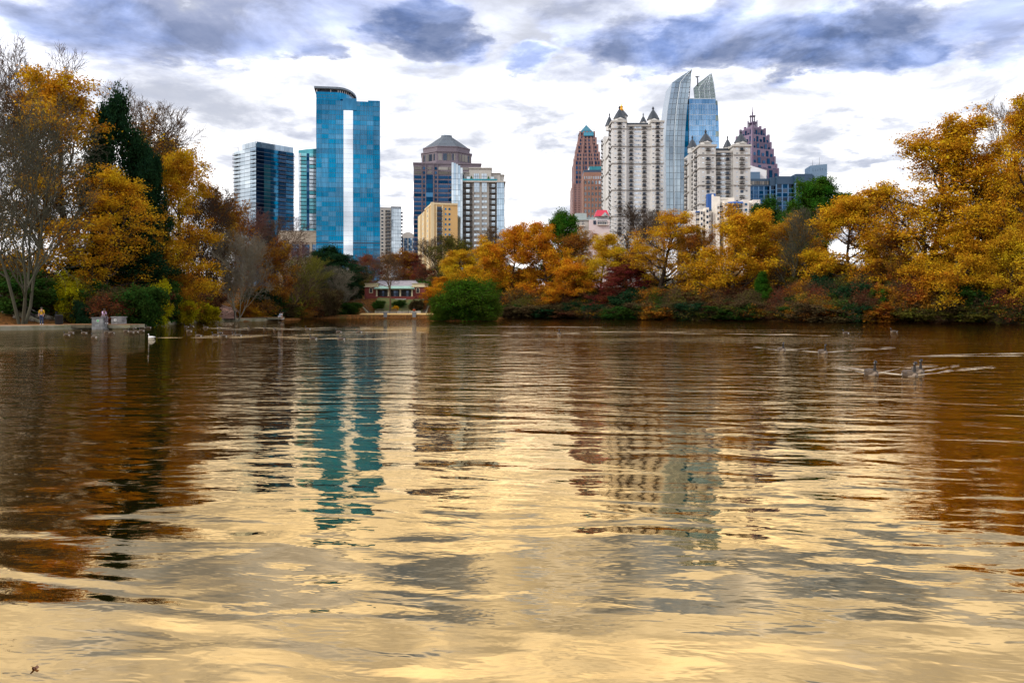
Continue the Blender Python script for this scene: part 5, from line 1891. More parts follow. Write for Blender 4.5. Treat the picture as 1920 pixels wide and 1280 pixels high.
# ------------------------------------------------------------------ understorey on both banks: a thicket nobody could count
def thicket():
    root = empty('undergrowth', (0, 0, 0))
    tag(root, 'brown and olive thicket of twigs filling the banks between the trees', 'undergrowth', None, 'stuff')
    rg = random.Random(5)
    cols_ = [(0.16, 0.07, 0.03), AMBER, OLIVE, (0.14, 0.10, 0.04), (0.11, 0.075, 0.03), GREEN, DGREEN]
    spots = []
    for i in range(230):
        px = rg.uniform(935, 1935)
        shore = np.interp(px, [940, 1100, 1250, 1400, 1600, 1800, 1935], [168, 160, 147, 136, 123, 115, 107])
        spots.append((px, shore + rg.choice([-.2, 0.4, 1.2, 2.0, 3.5, 6, 10, 15, 22]) + rg.uniform(-1, 2), rg.uniform(2.5, 5.0)))
    for i in range(90):
        px = rg.uniform(-20, 640)
        shore = np.interp(px, [-20, 160, 250, 400, 500, 580, 660], [88, 90, 92, 129, 146, 170, 176])
        d = shore + rg.choice([5, 6.5, 9, 13, 18, 26] if px < 470 else [-3, -1.5, 0, 3, 8, 16]) + rg.uniform(-1, 2)
        if 380 < px < 470 and d < 150:
            continue
        spots.append((px, d, rg.uniform(2.5, 5.5)))
    for i in range(40):
        spots.append((rg.uniform(650, 960), rg.uniform(196, 225), rg.uniform(3, 5.5)))
    for px, d, h in spots:
        P = PROTO['bramble' if rg.random() < .6 else rg.choice(['bush', 'bush2'])]
        x = X(px, d)
        if lake_dist(np.array([x]), np.array([d]))[0] < -.5 or (-31 < x < -13 and 165 < d < 196):
            continue
        sw = rg.uniform(4.5, 8.0) / P['w']
        h = h * .6 if lake_dist(np.array([x]), np.array([d]))[0] < 1.5 else h
        for part in ('twigs', 'crown'):
            if part in P:
                o = bpy.data.objects.new('thicket_' + part, P[part])
                link(o, root)
                o.location = (x, d, gh(x, d) - .1)
                o.rotation_euler = (0, 0, rg.uniform(0, 6.28))
                o.scale = (sw, sw, h / P['h'])
                o.color = (*(rg.choice(cols_) if part == 'crown' else BROWN), 1)


thicket()

# ------------------------------------------------------------------ left bank: walk, dock, pillars, stairs, fence
M['cream'] = pbr('cream_trim', (0.72, 0.62, 0.40), 0.8, var=0.1)
M['redbrick'] = pbr('red_brick', (0.24, 0.050, 0.040), 0.85, var=0.25, nscale=1.5)
M['slateroof'] = pbr('lichen_slate', (0.30, 0.27, 0.29), 0.7, var=0.4, nscale=1.2, col2=(0.17, 0.16, 0.18))
M['verdigris'] = pbr('verdigris_copper', (0.28, 0.47, 0.38), 0.6, var=0.15)
M['shade'] = pbr('porch_shade_and_panes', (0.02, 0.022, 0.026), 0.4)  # near-black: porch shade put into the colour; also the arched window panes
M['paleconc'] = pbr('pale_concrete', (0.45, 0.43, 0.39), 0.85, var=0.25, nscale=1.0)
M['steps'] = pbr('dark_steps', (0.10, 0.085, 0.07), 0.9, var=0.3)


def struct(o):
    o['kind'] = 'structure'
    return o


def left_walk():
    P = [(-62, 60), (-58.5, 72), (-50.5, 81.5), (-45.2, 86.0), (-42.2, 89.5), (-42.5, 96), (-43.4, 105), (-44.5, 115), (-44.8, 127), (-42.5, 135), (-38.5, 140.5)]
    P = [Vector((a, b)) for a, b in P]
    N = []
    for i in range(len(P)):
        d = (P[min(i + 1, len(P) - 1)] - P[max(i - 1, 0)]).normalized()
        N.append(Vector((-d.y, d.x)))
    kv, kf, wv, wf = [], [], [], []
    for p, n in zip(P, N):
        for q, z in ((p - n * .25, -.6), (p - n * .25, .40), (p - n * .20, .45), (p + n * .35, .45), (p + n * .35, -.2)):
            kv.append((q.x, q.y, z))
        for q, z in ((p + n * .35, .435), (p + n * 4.2, .50), (p + n * 4.6, .2)):
            wv.append((q.x, q.y, z))
    for i in range(len(P) - 1):
        for j in range(4):
            kf.append((i * 5 + j, i * 5 + 5 + j, i * 5 + 6 + j, i * 5 + 1 + j))
        for j in range(2):
            wf.append((i * 3 + j, i * 3 + 3 + j, i * 3 + 4 + j, i * 3 + 1 + j))
    struct(obj('kerb', kv, kf, M['concrete']))
    struct(obj('path', wv, wf, M['path']))
    # brick path climbing away between the trees
    v, f = [], []
    for i in range(12):
        d = 129.5 + i * 2.2
        for s_ in (-1, 1):
            x = X(422 + i * .9, d) + s_ * (1.5 + .03 * i)
            v.append((x, d, max(.50, gh(x, d) + .12)))
    f = [(2 * i, 2 * i + 1, 2 * i + 3, 2 * i + 2) for i in range(11)]
    struct(obj('brick_path', v, f, M['brickpath']))


left_walk()


def dock(name, label, x0, x1, y0, y1, z, n, fascia=3):
    r = empty(name, ((x0 + x1) / 2, (y0 + y1) / 2, 0))
    tag(r, label, 'dock')
    cx, cy = (x0 + x1) / 2, (y0 + y1) / 2
    for i in range(n):
        a = x0 + (x1 - x0) * i / n - cx
        b = x0 + (x1 - x0) * (i + 1) / n - cx
        piece('plank', r, M['path'], a + .012, b - .012, y0 - cy, y1 - cy, z - .06, z + RND.uniform(-.006, .006))
    for i in range(fascia):
        a = x0 + (x1 - x0) * i / fascia - cx
        b = x0 + (x1 - x0) * (i + 1) / fascia - cx
        piece('fascia_board', r, M['dockwood'] if i < fascia - 1 else M['concrete'], a + .02, b - .02, y0 - cy - .06, y0 - cy - .003, z - .34, z - .02)
    piece('end_board', r, M['concrete'], x1 - cx + .003, x1 - cx + .06, y0 - cy, y1 - cy, z - .34, z - .02)
    for i in range(4):
        x = x0 - cx + .3 + (x1 - x0 - .6) * i / 3
        r_ = G().tube((x, y0 - cy + .35, -1.0), (x, y0 - cy + .35, z - .062), .09, n=8).build('pile', M['dockwood'], r)
    return r


dock('lake_dock', 'low wooden dock with two stone pillars on the left shore', -45.4, -38.6, 86.4, 89.6, .50, 26)
dock('fishing_dock', 'small far dock where a couple sits over the water', -43.6, -37.7, 138.4, 141.2, .60, 20)


def stone_pillar(label, x, y, z0, z1, w, sign, seed):
    r = empty('stone_pillar', (x, y, z0))
    tag(r, label, 'pillar')
    rg = random.Random(seed)
    h = z1 - z0
    piece('mortar_core', r, M['mortar'], -w / 2 + .03, w / 2 - .03, -w / 2 + .03, w / 2 - .03, 0, h - .08)
    z = 0.0
    while z < h - .12:
        ch = min(rg.uniform(.16, .30), h - .1 - z)
        for face in range(4):
            c = sorted([0, 1] + [min(.85, max(.15, (k + 1) / 3 + rg.uniform(-.12, .12))) for k in range(rg.choice([1, 2]))])
            for a, b in zip(c, c[1:]):
                u0, u1 = -w / 2 + a * w + .012, -w / 2 + b * w - .012
                pr = rg.uniform(0, .025)
                if face == 0:
                    piece('stone', r, M['stone'], u0, u1, -w / 2 - pr, -w / 2 + .06, z + .012, z + ch - .012)
                elif face == 1:
                    piece('stone', r, M['stone'], w / 2 - .06, w / 2 + pr, u0 + .03, u1 - .03, z + .012, z + ch - .012)
                elif face == 2 and a == 0:
                    piece('stone', r, M['stone'], -w / 2 - pr, -w / 2 + .06, u0 + .07, -u0 - .07, z + .012, z + ch - .012)
        z += ch
    piece('cap', r, M['stone'], -w / 2 - .05, w / 2 + .05, -w / 2 - .05, w / 2 + .05, h - .08, h)
    sx = 0.08 if sign == 'signgreen' else -.12
    piece('sign', r, M['signwhite'], sx - .12, sx + .12, -w / 2 - .05, -w / 2 - .03, h - .46, h - .22)
    if sign == 'signgreen':
        piece('sign_mark', r, M['signgreen'], sx - .09, sx + .09, -w / 2 - .056, -w / 2 - .0505, h - .43, h - .25)
    else:
        piece('sign_mark', r, M['mortar'], sx - .05, sx + .05, -w / 2 - .056, -w / 2 - .0505, h - .40, h - .28)


stone_pillar('stone pillar with a green sign that someone sits on', X(187.5, 86.0), 86.0, -.3, 1.24, 1.12, 'signgreen', 3)
stone_pillar('empty stone pillar with a small white sign at the dock end', X(223, 89), 89.0, .5, 1.27, 1.10, 'white', 9)

b = empty('litter_bin', (X(110.5, 88.3), 88.3, .45))
tag(b, 'black litter bin beside the lakeside walk', 'bin')
G().lathe([(.30, 0), (.34, .05), (.36, .92), (.38, .93)], 18).build('body', M['bin'], b, True)
G().lathe([(.40, .93), (.40, 1.02), (.24, 1.04)], 18).build('rim', M['bin'], b)
g = G()
for i in range(18):
    a = 6.283 * i / 18
    g.tube((.352 * math.cos(a), .352 * math.sin(a), .06), (.372 * math.cos(a), .372 * math.sin(a), .92), .014, n=4)
g.build('slats', M['iron'], b)


def stairs(name, label, p0, p1, z0, z1, width, n, mat='steps', rail=True):
    """flight from p0 (bottom) to p1 (top)"""
    a, c = Vector(p0), Vector(p1)
    d = c - a
    L = d.length
    r = empty(name, (a.x, a.y, z0), math.atan2(d.y, d.x))
    tag(r, label, 'stairs')
    for i in range(n):
        piece('step', r, M[mat], L * i / n, L * (i + 1) / n + .02, -width / 2, width / 2, -.8, (z1 - z0) * (i + 1) / n)
    for s_ in (-1, 1):
        g = G().slab([(0, -.8), (L, z1 - z0 - .8), (L, z1 - z0 + .25), (0, .28)], s_ * width / 2 + (.0 if s_ > 0 else -.3), s_ * width / 2 + (.3 if s_ > 0 else 0))
        g.build('stringer', M['concrete'], r)
        if rail:
            g = G()
            y = s_ * (width / 2 + .15)
            g.tube((0, y, 1.05), (L, y, z1 - z0 + 1.0), .035)
            g.tube((0, y, .65), (L, y, z1 - z0 + .6), .02)
            for k in range(6):
                x = L * k / 5
                g.tube((x, y, (z1 - z0) * k / 5 + .1), (x, y, (z1 - z0) * k / 5 + 1.05), .025)
            g.build('handrail', M['iron'], r)


stairs('lakeside_stairs', 'dark stairs with handrails climbing the left bank', (X(98, 91.5), 91.5), (X(-22, 95), 95), .45, 3.7, 2.2, 18)
stairs('bathhouse_stairs', 'dark flight of stairs left of the bathhouse', (X(700, 177), 177), (X(674, 184), 184), .8, 3.9, 1.8, 14)
stairs('bathhouse_stairs', 'stairs half hidden right of the bathhouse by the orange tree', (X(791, 177), 177), (X(801, 184), 184), .8, 3.9, 1.4, 14)


def fence(label, pts, h, step):
    r = empty('iron_fence', (pts[0][0], pts[0][1], 0))
    tag(r, label, 'fence')
    ox, oy = pts[0]
    for (x0, y0), (x1, y1) in zip(pts, pts[1:]):
        L = math.hypot(x1 - x0, y1 - y0)
        n = max(1, int(L / step))
        z = lambda x, y: max(.45, gh(x, y))
        for i in range(n):
            x, y = x0 + (x1 - x0) * i / n - ox, y0 + (y1 - y0) * i / n - oy
            zz = z(x + ox, y + oy)
            piece('post', r, M['iron'], x - .035, x + .035, y - .035, y + .035, zz - .3, zz + h)
        for hh in (.25, h - .12):
            G().tube((x0 - ox, y0 - oy, z(x0, y0) + hh), (x1 - ox, y1 - oy, z(x1, y1) + hh), .022, n=5).build('rail', M['iron'], r)
        g = G()
        m = int(L / .28)
        for i in range(m):
            f_ = i / m
            x, y = x0 + (x1 - x0) * f_ - ox, y0 + (y1 - y0) * f_ - oy
            zz = z(x0, y0) + (z(x1, y1) - z(x0, y0)) * f_
            g.tube((x, y, zz + .1), (x, y, zz + h - .06), .010, n=4)
        o = g.build('bars', M['iron'], r)
        o['kind'] = 'stuff'


fence('black iron fence behind the bin and the stone pillars', [(X(105, 91.5), 91.5), (-47.6, 95), (-48, 104), (-49, 116), (-49, 127)], 1.15, 2.2)
for px, lab in ((403.5, 'iron handrail on the bushy side of the brick path'), (440, 'iron handrail on the tree side of the brick path')):
    d0 = 130
    r = empty('handrail', (X(px, d0), d0, .5))
    tag(r, lab, 'handrail')
    for i in range(4):
        x, y = X(px + i * .8, d0 + i * 3) - X(px, d0), i * 3.0
        zz = max(.5, gh(X(px + i * .8, d0 + i * 3), d0 + i * 3)) - .5
        piece('post', r, M['iron'], x - .05, x + .05, y - .05, y + .05, zz - .2, zz + 1.15)
        if i:
            g = G()
            for hh in (1.1, .6):
                g.tube((px_, py_, pz_ + hh), (x, y, zz + hh), .035, n=6)
            g.build('rail', M['iron'], r)
        px_, py_, pz_ = x, y, zz

rg = random.Random(77)
for i, (px, py_, s_) in enumerate([(12, 92, .5), (30, 90.5, .34), (48, 91, .55), (60, 90.4, .3), (72, 92, .42), (90, 92.5, .38)]):
    x = X(px, py_)
    v, f = [], []
    g = G().lathe([(.55, -.2), (.9, .1), (1.0, .35), (.75, .7), (.3, .9)], 8)
    g.v = [(a * s_ * rg.uniform(.8, 1.15), b_ * s_ * rg.uniform(.8, 1.15), c * s_) for a, b_, c in g.v]
    o = g.build('bank_rock', M['rock'])
    o.location = (x, py_, max(.35, gh(x, py_)))
    tag(o, ['pale rock at the picture edge by the stairs', 'small rock second from the picture edge below the stairs', 'largest rock at the foot of the stairs', 'smallest rock near the bottom step',
            'rock just left of the walker in yellow', 'rock beside the litter bin at the bottom step'][i], 'rock', 'rocks at the foot of the stairs')


# ------------------------------------------------------------------ bathhouse and promenade
def bathhouse():
    D0 = 184.0
    r = empty('bathhouse', (X(740, D0), D0, 3.8))
    tag(r, 'red brick bathhouse with slate roof and green porch roof across the lake', 'building')
    x = lambda px: X(px, D0) - r.location.x
    z = lambda py: Z(py, D0) - 3.8
    pc = lambda nm, mt, a, b_, y0, y1, zb, zt, par=None: piece(nm, par or r, M[mt], a, b_, y0, y1, zb, zt)
    pc('rear_wall', 'redbrick', x(700), x(781), 2.6, 8, -.6, z(536.5))
    pc('porch_shade_panel', 'shade', x(708), x(772), 1.9, 2.59, z(556), z(543))  # dark slab painting the shade at the back of the porch
    pc('porch_floor', 'redbrick', x(702), x(779), -.6, 2.58, -.8, z(555.5))
    for a, b_, cxx in ((684, 707.8, 695.7), (772.2, 797, 783.5)):
        w = pc('pavilion_wall', 'redbrick', x(a), x(b_), 0, 7.5, -.8, z(538.3))
        pc('cornice', 'cream', x(a) - .18, x(b_) + .18, -.2, 7.7, z(538.2), z(536.8))
        pc('parapet', 'cream', x(a) + .1, x(b_) - .1, .05, 7.4, z(536.8), z(531.8))
        pc('parapet_cap', 'cream', x(a) - .1, x(b_) + .1, -.12, 7.6, z(531.8), z(531))
        # arched window
        pts = [(-.28, 0), (.28, 0)] + [(.28 * math.cos(q), .62 + .42 * math.sin(q)) for q in [math.pi * i / 8 for i in range(9)]]
        zb = z(548.5)
        G().slab([(x(cxx) + u * 1.45, zb - .1 + v * 1.15) for u, v in pts], -.05, .05).build('window_surround', M['cream'], r)
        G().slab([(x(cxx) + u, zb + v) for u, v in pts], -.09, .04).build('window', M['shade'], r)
    for px in (707, 729, 751, 773):
        xx = x(px)
        pc('column', 'cream', xx - .14, xx + .14, -.55, -.27, z(555.4), z(543))
        pc('column_base', 'cream', xx - .19, xx + .19, -.6, -.22, z(555.4), z(554.6))
        pc('column_capital', 'cream', xx - .2, xx + .2, -.6, -.22, z(543.8), z(543))
    pc('beam', 'cream', x(702.5), x(778.5), -.58, -.24, z(542.9), z(541.6))
    for px0, px1 in ((708.5, 727.5), (730.5, 749.5), (752.5, 771.5)):
        g = G()
        g.tube((x(px0), -.42, z(549.8)), (x(px1), -.42, z(549.8)), .03)
        for i in range(14):
            u = x(px0) + (x(px1) - x(px0)) * i / 13
            g.tube((u, -.42, z(555.4)), (u, -.42, z(549.8)), .015, n=4)
        g.build('railing', M['iron'], r)
    for px in (716, 738, 742, 762):
        pc('door', 'b_windk', x(px - 2), x(px + 2), 1.82, 1.9, z(555.3), z(545))
    # porch roof: seamed copper
    v = [(x(701), -1.2, z(541.4)), (x(779), -1.2, z(541.4)), (x(779), -1.2, z(540.9)), (x(701), -1.2, z(540.9)), (x(709), 1.4, z(535.8)), (x(771), 1.4, z(535.8)), (x(709), 1.4, z(541.4)), (x(771), 1.4, z(541.4))]
    pr = obj('porch_roof', v, [(0, 1, 2, 3), (3, 2, 5, 4), (0, 3, 4, 6), (1, 7, 5, 2), (0, 6, 7, 1), (4, 5, 7, 6)], M['verdigris'], r)
    for i in range(1, 26):
        f_ = i / 26
        G().tube((x(701) + (x(779) - x(701)) * f_, -1.2, z(540.9)), (x(709) + (x(771) - x(709)) * f_, 1.4, z(535.8)), .035, n=4).build('roof_seam', M['verdigris'], pr)
    # hipped slate roof, courses stepped
    n = 9
    hp = empty('slate_roof', (0, 0, 0), 0, r)
    for i in range(n):
        f0, f1 = i / n, (i + 1) / n
        L = lambda f_: (x(694 + 12 * f_), x(786 - 12 * f_), 1.5 + 3.0 * f_, 8.6 - 3.0 * f_)
        a, b_, c, d = L(f0)
        e, f, g_, h = L(f1)
        G().prism([(a, c), (b_, c), (b_, d), (a, d)], z(537.5) + (z(524.8) - z(537.5)) * f0, z(537.5) + (z(524.8) - z(537.5)) * f1 + .01,
                  [(e - .05, g_ - .05), (f + .05, g_ - .05), (f + .05, h + .05), (e - .05, h + .05)]).build('slate_course', M['slateroof'], hp)
    pc('ridge', 'slateroof', x(705.5), x(774.5), 4.3, 5.8, z(524.8), z(524.2))
    pc('plinth', 'paleconc', x(683.5), x(797.5), -1.4, -.61, -.9, -.05)
    for a, b_ in ((715, 738), (742, 763)):
        pc('terrace_block', 'paleconc', x(a), x(b_), -1.7, -1.41, -.9, .25)


bathhouse()


def promenade():
    v, f = [], []
    # grass bank below the bathhouse, draped a little above the ground
    n, m = 24, 10
    for j in range(m + 1):
        for i in range(n + 1):
            x, y = X(701, 177) + (X(791, 177) - X(701, 177)) * i / n, 176.2 + 6.2 * j / m
            v.append((x, y, gh(x, y) + .10 + .05 * math.sin(i * 1.7) * math.sin(j * 2.1)))
    f = [(j * (n + 1) + i, j * (n + 1) + i + 1, (j + 1) * (n + 1) + i + 1, (j + 1) * (n + 1) + i) for j in range(m) for i in range(n)]
    struct(obj('grass_bank', v, f, M['grass'], None, True))
    x0, x1 = X(668, 168), X(812, 168)
    g = G().add([(x0, 168.3, .42), (x1, 168.3, .42), (x1, 173.5, .98), (x0, 173.5, .98), (x1, 176.05, .98), (x0, 176.05, .98), (x0, 168.3, .1), (x1, 168.3, .1)], [(0, 1, 2, 3), (3, 2, 4, 5), (6, 7, 1, 0)])
    struct(g.build('promenade', M['sand']))
    d = empty('promenade_edge', ((x0 + x1) / 2, 168.2, 0))
    tag(d, 'pale concrete edge beam on dark posts along the bathhouse promenade', 'quay edge')
    cx = (x0 + x1) / 2
    for i in range(6):
        a, b_ = x0 + (x1 - x0) * i / 6, x0 + (x1 - x0) * (i + 1) / 6
        piece('edge_beam', d, M['paleconc'], a - cx + .02, b_ - cx - .02, -.25, .09, .10, .46)
    for i in range(13):
        a = x0 + (x1 - x0) * i / 12 - cx
        piece('post', d, M['dockwood'], a - .1, a + .1, -.1, .08, -.8, .09)
    for px, lab in ((723, 'square stone pier on the promenade below the lone bare tree'), (777, 'square stone pier on the promenade below the person in orange')):
        x = X(px, 168)
        r = empty('stone_pier', (x, 168.0, 0))
        tag(r, lab, 'pier')
        piece('shaft', r, M['stone'], -.32, .32, -.55, .05, -.6, 1.2)
        piece('cap', r, M['paleconc'], -.38, .38, -.6, .1, 1.2, 1.32)
    w = empty('retaining_wall', (X(740, 176), 176.1, 0))
    tag(w, 'low grey wall at the foot of the grass bank', 'wall')
    for i in range(10):
        a = X(703 + i * 8.6, 176) - X(740, 176)
        piece('wall_block', w, M['paleconc'], a + .02, a + .95 - .02, -.2, .15, .6, 1.42)
    for i, px in enumerate((713, 737, 760)):
        r = empty('park_bench', (X(px, 175.2), 175.2, .98))
        tag(r, ['dark bench nearest the left stairs', 'dark bench in the middle of the promenade', 'dark bench nearest the person in orange'][i], 'bench', 'benches on the promenade')
        for k in range(3):
            piece('seat_slat', r, M['dockwood'], -.8, .8, -.25 + k * .17, -.11 + k * .17, .42, .46)
        for k in range(2):
            piece('back_slat', r, M['dockwood'], -.8, .8, .26, .30, .58 + k * .17, .70 + k * .17)
        for s_ in (-1, 1):
            piece('leg', r, M['iron'], s_ * .66 - .03, s_ * .66 + .03, -.22, .3, 0, .42)


promenade()
for k, lab, px, D, top, wid, lc in (('bush', 'clipped brown hedge on the grass bank near the orange tree', 781, 178.5, 563, 27, (0.10, 0.075, 0.03)),
                                    ('bush2', 'green shrub on the grass bank near the left stairs', 709, 178.5, 564, 24, GREEN),
                                    ('bush', 'green shrub in the middle of the grass bank', 748, 179.5, 563, 26, GREEN),
                                    ('bush2', 'small yellow shrub by the middle bench', 741, 176.9, 574, 12, GOLD)):
    plant(k, 'bank_shrub', 'bush', lab, px, D, top, wid, lc, DARKB, 'shrubs on the grass bank')


# ------------------------------------------------------------------ people
M['skin1'] = pbr('skin_light', (0.46, 0.27, 0.19), 0.6, var=0.05)
M['skin2'] = pbr('skin_brown', (0.16, 0.085, 0.055), 0.6, var=0.05)
M['hair'] = pbr('dark_hair', (0.018, 0.013, 0.011), 0.6, var=0.1)
for nm, c in (('yellow_cloth', (0.72, 0.40, 0.01)), ('denim', (0.03, 0.05, 0.11)), ('pink_cloth', (0.70, 0.46, 0.66)), ('magenta_cloth', (0.75, 0.06, 0.36)),
              ('grey_cloth', (0.16, 0.13, 0.15)), ('white_cloth', (0.78, 0.76, 0.75)), ('tan_cloth', (0.50, 0.30, 0.12)), ('orange_cloth', (0.75, 0.12, 0.01)),
              ('blue_cloth', (0.45, 0.58, 0.78)), ('black_cloth', (0.02, 0.02, 0.025)), ('shoe', (0.75, 0.75, 0.75))):
    M[nm] = pbr(nm, c, 0.85, var=0.15, nscale=6.0)


def skin(name, pts, edges, rad, mat, parent, root=0):
    me = bpy.data.meshes.new(name)
    me.from_pydata(pts, edges, [])
    me.materials.append(mat)
    o = link(bpy.data.objects.new(name, me), parent)
    o.modifiers.new('Skin', 'SKIN')
    for i, sv in enumerate(me.skin_vertices[0].data):
        r = rad[i]
        sv.radius = r if isinstance(r, tuple) else (r, r)
        sv.use_root = (i == root)
    o.modifiers['Skin'].use_smooth_shade = True
    s = o.modifiers.new('Sub', 'SUBSURF')
    s.levels = s.render_levels = 2
    return o


def person(label, loc, heading, pose, shirt, pants, skinm='skin1', shoes='shoe', pack=None, group=None, scale=1.0, hat=None, bare_legs=False):
    """local: faces -y. pose gives joint positions"""
    r = empty('person', loc, heading)
    r.scale = (scale,) * 3
    tag(r, label, 'person', group)
    J = pose
    names = ['pelvis', 'belly', 'chest', 'neck', 'head', 'crown',
             'shl', 'ell', 'wrl', 'shr', 'elr', 'wrr', 'hil', 'knl', 'anl', 'tol', 'hir', 'knr', 'anr', 'tor']
    R = dict(pelvis=(.135, .10), belly=(.125, .09), chest=(.15, .10), neck=.052, head=(.075, .095), crown=(.062, .075), shl=.062, ell=.043, wrl=.03, shr=.062, elr=.043, wrr=.03,
             hil=.085, knl=.058, anl=.04, tol=.032, hir=.085, knr=.058, anr=.04, tor=.032)
    E = [('pelvis', 'belly'), ('belly', 'chest'), ('chest', 'neck'), ('neck', 'head'), ('head', 'crown'), ('chest', 'shl'), ('shl', 'ell'), ('ell', 'wrl'),
         ('chest', 'shr'), ('shr', 'elr'), ('elr', 'wrr'), ('pelvis', 'hil'), ('hil', 'knl'), ('knl', 'anl'), ('anl', 'tol'), ('pelvis', 'hir'), ('hir', 'knr'), ('knr', 'anr'), ('anr', 'tor')]

    def sub(nm, keep, grow_, mat, rootn, ends=None):
        idx = {n: i for i, n in enumerate(keep)}
        ed = [(idx[a], idx[b_]) for a, b_ in E if a in idx and b_ in idx]
        pts = [tuple((ends or {}).get(n, J[n])) for n in keep]
        rad = []
        for n in keep:
            q = R[n]
            rad.append((q[0] + grow_, q[1] + grow_) if isinstance(q, tuple) else (q + grow_, q + grow_))
        return skin(nm, pts, ed, rad, M[mat], r, idx[rootn])
    sub('body', names, 0.0, skinm, 'pelvis')
    half = lambda a, b_, f_: tuple(J[a][k] + (J[b_][k] - J[a][k]) * f_ for k in range(3))
    sub('shirt', ['pelvis', 'belly', 'chest', 'shl', 'ell', 'shr', 'elr'], .016, shirt, 'pelvis')
    lo = {'anl': half('knl', 'anl', .15 if bare_legs else .93), 'anr': half('knr', 'anr', .15 if bare_legs else .93)}
    sub('trousers', ['pelvis', 'hil', 'knl', 'anl', 'hir', 'knr', 'anr'], .018, pants, 'pelvis', lo)
    for a, t_ in (('anl', 'tol'), ('anr', 'tor')):
        skin('shoe', [J[a], J[t_]], [(0, 1)], [(.052, .05), (.045, .036)], M[shoes], r)
    # hair, ears, eyes, nose
    h, c = Vector(J['head']), Vector(J['crown'])
    up = (c - h).normalized()
    g = G().lathe([(.082, -.02), (.098, .03), (.092, .08), (.06, .115), (.01, .128)], 10)
    hr = g.build('hair', M[hat or 'hair'], r, True)
    hr.location = h + Vector((0, .014, -.005))
    hr.rotation_euler = Vector((0, 0, 1)).rotation_difference(up).to_euler()
    for s_ in (-1, 1):
        e = G().lathe([(.001, -.012), (.010, -.006), (.012, 0), (.010, .006), (.001, .012)], 6).build('eye', M['hair'], r, True)
        e.location = h + Vector((s_ * .032, -.092, .012))
        e = G().lathe([(.004, -.03), (.016, -.012), (.018, .012), (.006, .03)], 6).build('ear', M[skinm], r, True)
        e.location = h + Vector((s_ * .082, .008, -.005))
    n_ = G().add([(-.013, -.088, -.03), (.013, -.088, -.03), (0, -.122, -.028), (0, -.092, .014)], [(0, 1, 2), (0, 2, 3), (1, 3, 2), (0, 3, 1)]).build('nose', M[skinm], r)
    n_.location = h
    # hands: palm and five bent fingers
    for w_, el in (('wrl', 'ell'), ('wrr', 'elr')):
        a = Vector(J[w_])
        d = (a - Vector(J[el])).normalized()
        sdv = d.cross(Vector((0, 1, 0)) if abs(d.y) < .8 else Vector((1, 0, 0))).normalized()
        nv = d.cross(sdv)
        g = G().tube(tuple(a - d * .01), tuple(a + d * .085), .028, .036, 8)
        for k in range(4):
            L = (.062, .074, .07, .054)[k]
            b0 = a + d * .078 + sdv * ((k - 1.5) * .019)
            b1 = b0 + d * L * .55 + nv * .010
            b2 = b1 + d * L * .35 + nv * .026
            g.tube(tuple(b0), tuple(b1), .0095, .009, 6).tube(tuple(b1), tuple(b2), .009, .0075, 6)
        t0 = a + d * .03 + sdv * -.030
        t1 = t0 + d * .035 + sdv * -.03
        t2 = t1 + d * .03 + nv * .014
        g.tube(tuple(t0), tuple(t1), .011, .010, 6).tube(tuple(t1), tuple(t2), .010, .008, 6)
        g.build('hand', M[skinm], r, True)
    if pack:
        b_ = G().box(-.15, .15, .10, .26, 1.02, 1.45).build('backpack', M[pack], r)
        for s_ in (-1, 1):
            G().tube((s_ * .11, .10, 1.44), (s_ * .11, -.125, 1.40), .022).tube((s_ * .11, -.125, 1.40), (s_ * .09, -.125, 1.12), .022).build('strap', M[pack], b_)
    return r


def stand():
    return dict(pelvis=(0, 0, .96), belly=(0, 0, 1.12), chest=(0, 0, 1.34), neck=(0, 0, 1.49), head=(0, -.02, 1.62), crown=(0, -.01, 1.71),
                shl=(.175, 0, 1.41), ell=(.235, .02, 1.14), wrl=(.20, -.12, .92), shr=(-.175, 0, 1.41), elr=(-.24, .02, 1.14), wrr=(-.20, -.15, .95),
                hil=(.09, 0, .90), knl=(.10, -.05, .50), anl=(.10, .03, .08), tol=(.12, -.13, .035), hir=(-.09, 0, .90), knr=(-.10, .02, .50), anr=(-.11, .10, .08), tor=(-.13, -.06, .035))


def sit(lean=0.10, drop=.45, spread=.09):
    """seated on z = 0, shins hanging down by drop"""
    return dict(pelvis=(0, 0, .10), belly=(0, -.02 - lean * .3, .27), chest=(0, -.04 - lean, .48), neck=(0, -.05 - lean * 1.4, .63), head=(0, -.08 - lean * 1.6, .76), crown=(0, -.08 - lean * 1.6, .85),
                shl=(.175, -.04 - lean, .55), ell=(.22, -.12 - lean, .30), wrl=(.13, -.34, .22), shr=(-.175, -.04 - lean, .55), elr=(-.22, -.12 - lean, .30), wrr=(-.13, -.36, .20),
                hil=(.09, -.02, .09), knl=(spread, -.42, .10), anl=(spread, -.44, .10 - drop), tol=(spread, -.60, .05 - drop),
                hir=(-.09, -.02, .09), knr=(-spread, -.40, .09), anr=(-spread, -.34, .09 - drop), tor=(-spread, -.50, .04 - drop))


